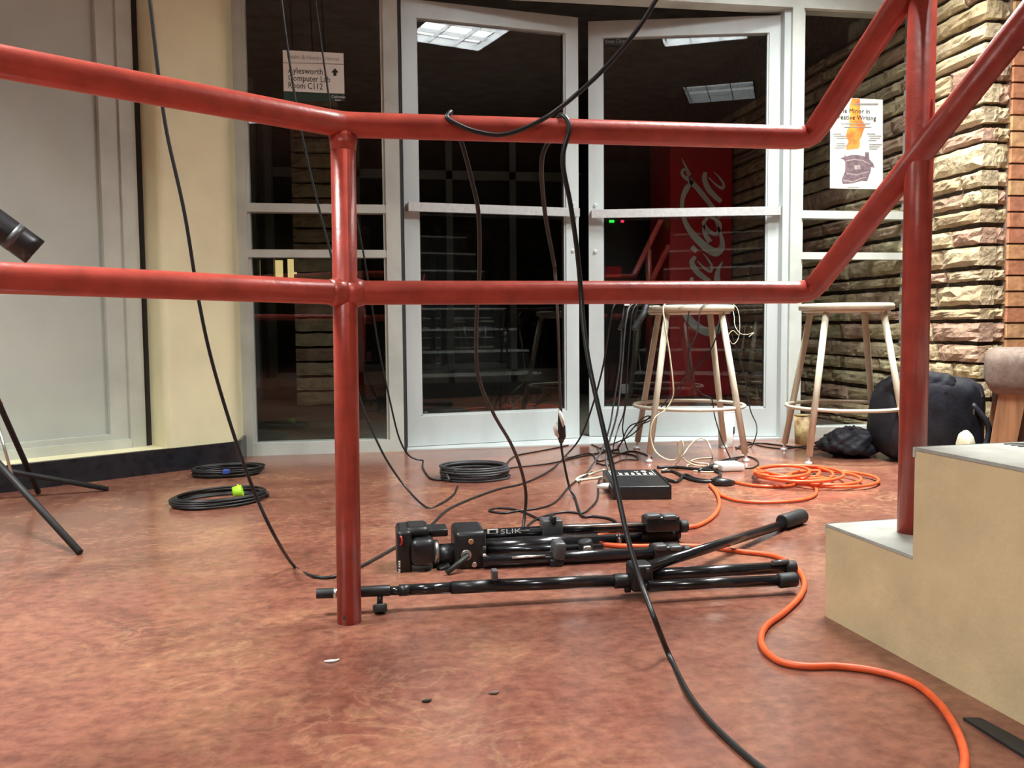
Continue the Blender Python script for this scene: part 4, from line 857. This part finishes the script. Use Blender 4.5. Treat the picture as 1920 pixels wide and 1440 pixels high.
# --- red vending machine beyond the door
YV = 5.7
v0, v1 = ony(1257, 757, YV), ony(1373, 757, YV); zv = ony(1300, 246, YV).z
vm = thing('vending_machine', 'red drink vending machine with white script lettering beyond the right door', 'vending machine', ((v0.x+v1.x)/2, YV+.35, 0))
MB().rbox(((v0.x+v1.x)/2, YV+.235, zv/2+.02), (v1.x-v0.x, .43, zv-.04), .012).build('cabinet', 'cokered', vm)
MB().bbox(v0.x+.02, v1.x-.02, YV+.06, YV+.42, 0, .045).build('kick_plate', 'blk', vm)
yl = YV+.0185
def stroke(name, pts, ws):
    q = [V((ony(1240+a/3.79, 260+b_/3.79, yl).x, 0, ony(1240+a/3.79, 260+b_/3.79, yl).z)) for a, b_ in pts]
    k = 8; c = crom(q, k); nseg = len(pts)-1; b = MB(); s = m_per_px((0, YV, 1))/3.79
    L, R = [], []
    for i, p in enumerate(c):
        t = i/(len(c)-1)*nseg; j = min(int(t), nseg-1); wv = 1.4*(ws[j]*(1-(t-j))+ws[j+1]*(t-j))*s/2
        d = (c[min(i+1, len(c)-1)]-c[max(i-1, 0)]).normalized(); n_ = V((-d.z, 0, d.x)); L.append(p+n_*wv); R.append(p-n_*wv)
    for i in range(len(c)-1):
        y0, y1 = yl, yl-.0025
        b.quad((L[i].x, y1, L[i].z), (R[i].x, y1, R[i].z), (R[i+1].x, y1, R[i+1].z), (L[i+1].x, y1, L[i+1].z))
    return b.build(name, 'cokewhite', vm)
stroke('script_letter', [(225, 300), (180, 355), (150, 430), (150, 530), (185, 625), (245, 705), (320, 775), (385, 808), (425, 780), (432, 730), (415, 665), (385, 590)], [16, 32, 24, 22, 30, 40, 44, 46, 36, 26, 18, 8])   # large C
stroke('script_letter', [(345, 735), (318, 690), (300, 640), (310, 610)], [30, 28, 18, 6])
stroke('script_letter', [(330, 560), (300, 600), (330, 650), (390, 680), (415, 620), (385, 575), (340, 555)], [16, 22, 22, 20, 24, 20, 14])                   # o
stroke('script_letter', [(420, 560), (350, 470), (270, 370), (205, 300), (155, 265), (148, 230), (175, 225), (215, 330)], [22, 26, 30, 28, 18, 14, 12, 8])   # l loop
stroke('script_letter', [(145, 140), (170, 195), (205, 260)], [4, 12, 14])
stroke('script_letter', [(312, 238), (306, 290), (332, 355), (380, 410), (425, 448)], [22, 30, 32, 30, 22])                                  # a
stroke('script_letter', [(335, 275), (385, 325), (432, 352), (442, 325), (410, 275), (370, 235)], [6, 12, 18, 14, 10, 3])
stroke('script_letter', [(215, 768), (250, 802)], [26, 26])                                                                                                # dash
stroke('script_letter', [(240, 838), (216, 880), (244, 935), (290, 978), (345, 1012)], [20, 30, 32, 30, 20])                                 # a
stroke('script_letter', [(255, 870), (305, 920), (348, 942), (357, 905), (325, 850), (295, 815)], [6, 12, 18, 14, 9, 3])
stroke('script_letter', [(220, 985), (215, 1015), (260, 1060), (330, 1090), (340, 1050)], [14, 26, 34, 30, 14])                                             # c
stroke('script_letter', [(225, 1120), (215, 1160), (260, 1205), (330, 1225), (345, 1180), (290, 1120), (235, 1110)], [22, 30, 30, 28, 26, 24, 16])          # o
stroke('script_letter', [(435, 872), (405, 930), (395, 990), (410, 1050), (430, 1120)], [4, 22, 36, 34, 20])
stroke('script_letter', [(150, 1080), (145, 1180), (180, 1260), (240, 1325), (310, 1368), (375, 1375), (415, 1335), (428, 1270), (425, 1200), (400, 1130)], [20, 30, 40, 44, 46, 42, 36, 30, 24, 10])  # first C
# dark cabinet beside it with status lights, shelf strip
dk = thing('dark_cabinet', 'dark cabinet with tiny green and red lights beyond the right door', 'cabinet', (ony(1180, 755, 6.2).x, 6.5, 0))
a, b2 = ony(1120, 600, 6.2), ony(1236, 600, 6.2); MB().rbox(((a.x+b2.x)/2, 6.5, .85), (b2.x-a.x, .6, 1.7), .01).build('body', 'blk', dk)
for px, m in ((1147, 'led_g'), (1167, 'led_r')):
    c = ony(px, 415, 6.195); MB().box(c, (.034 if m == 'led_g' else .022, .006, .016)).build('status_light', m, dk)
a, b2 = ony(1135, 520, 6.195), ony(1165, 500, 6.195); MB().box((a+b2)/2, (b2.x-a.x, .006, b2.z-a.z)).build('red_label', 'cokered', dk)
a, b2 = ony(1165, 738, 6.195), ony(1178, 720, 6.195); MB().box((a+b2)/2, (b2.x-a.x, .006, b2.z-a.z)).build('white_label', 'white', dk)
# --- litter on the floor
for px, py, w_, m, lab in ((622, 1239, .012, 'paper', 'curved white paper scrap on the floor below the red post'), (926, 1299, .008, 'cush', 'small tan crumb on the floor in front of the stand'), (800, 1314, .007, 'gasket', 'tiny dark crumb on the foreground floor')):
    p = onz(px, py, .001); b = MB(); ps_ = crom([p+V((-w_, 0, 0)), p+V((-w_*.3, -w_*.4, .0015)), p+V((w_*.4, -w_*.3, .001)), p+V((w_, w_*.2, .001))], 4)
    tag(b.tube(ps_, [.0008+.0018*math.sin(math.pi*i/(len(ps_)-1)) for i in range(len(ps_))], 6).build('floor_scrap', m), lab, 'scrap', 'litter on the floor')
# --- ceiling troffers (out of frame; some reflect in the glass, the rest are unseen)
for i, (lx, ly, pw) in enumerate(LAMPS):
    t = thing('ceiling_light', ('square louvred ceiling light reflected brightly in the left door glass', 'square louvred ceiling light above the grey panel wall', 'dim square louvred ceiling light above the stair', 'square louvred ceiling light behind the viewer', 'square louvred ceiling light just inside the right door')[i], 'ceiling light', (lx, ly, CEIL), 'square ceiling lights')
    h = .30; tr = MB()
    for a, b2, c, d in ((-h, -h+.012, -h, h), (h-.012, h, -h, h), (-h, h, -h, -h+.012), (-h, h, h-.012, h)): tr.bbox(lx+a, lx+b2, ly+c, ly+d, CEIL-.004, CEIL+.12)
    tr.bbox(lx-h, lx+h, ly-h, ly+h, CEIL+.115, CEIL+.125); tr.build('housing', 'louver', t)
    for k in (-.1, .1):
        MB().bbox(lx+k-.003, lx+k+.003, ly-h, ly+h, CEIL+.002, CEIL+.032).build('louver_blade', 'louver', t)
        MB().bbox(lx-h, lx+h, ly+k-.003, ly+k+.003, CEIL+.002, CEIL+.032).build('louver_blade', 'louver', t)
    ld_ = bpy.data.lights.new('troffer_lamp', 'AREA'); ld_.shape = 'SQUARE'; ld_.size = .56; ld_.energy = LAMP_POWER*pw; ld_.color = WARM; ld_.spread = math.radians((150, 108, 170, 140, 104)[i])
    lo = bpy.data.objects.new('troffer_lamp', ld_); COL.objects.link(lo); lo.location = (lx, ly, CEIL+.05)
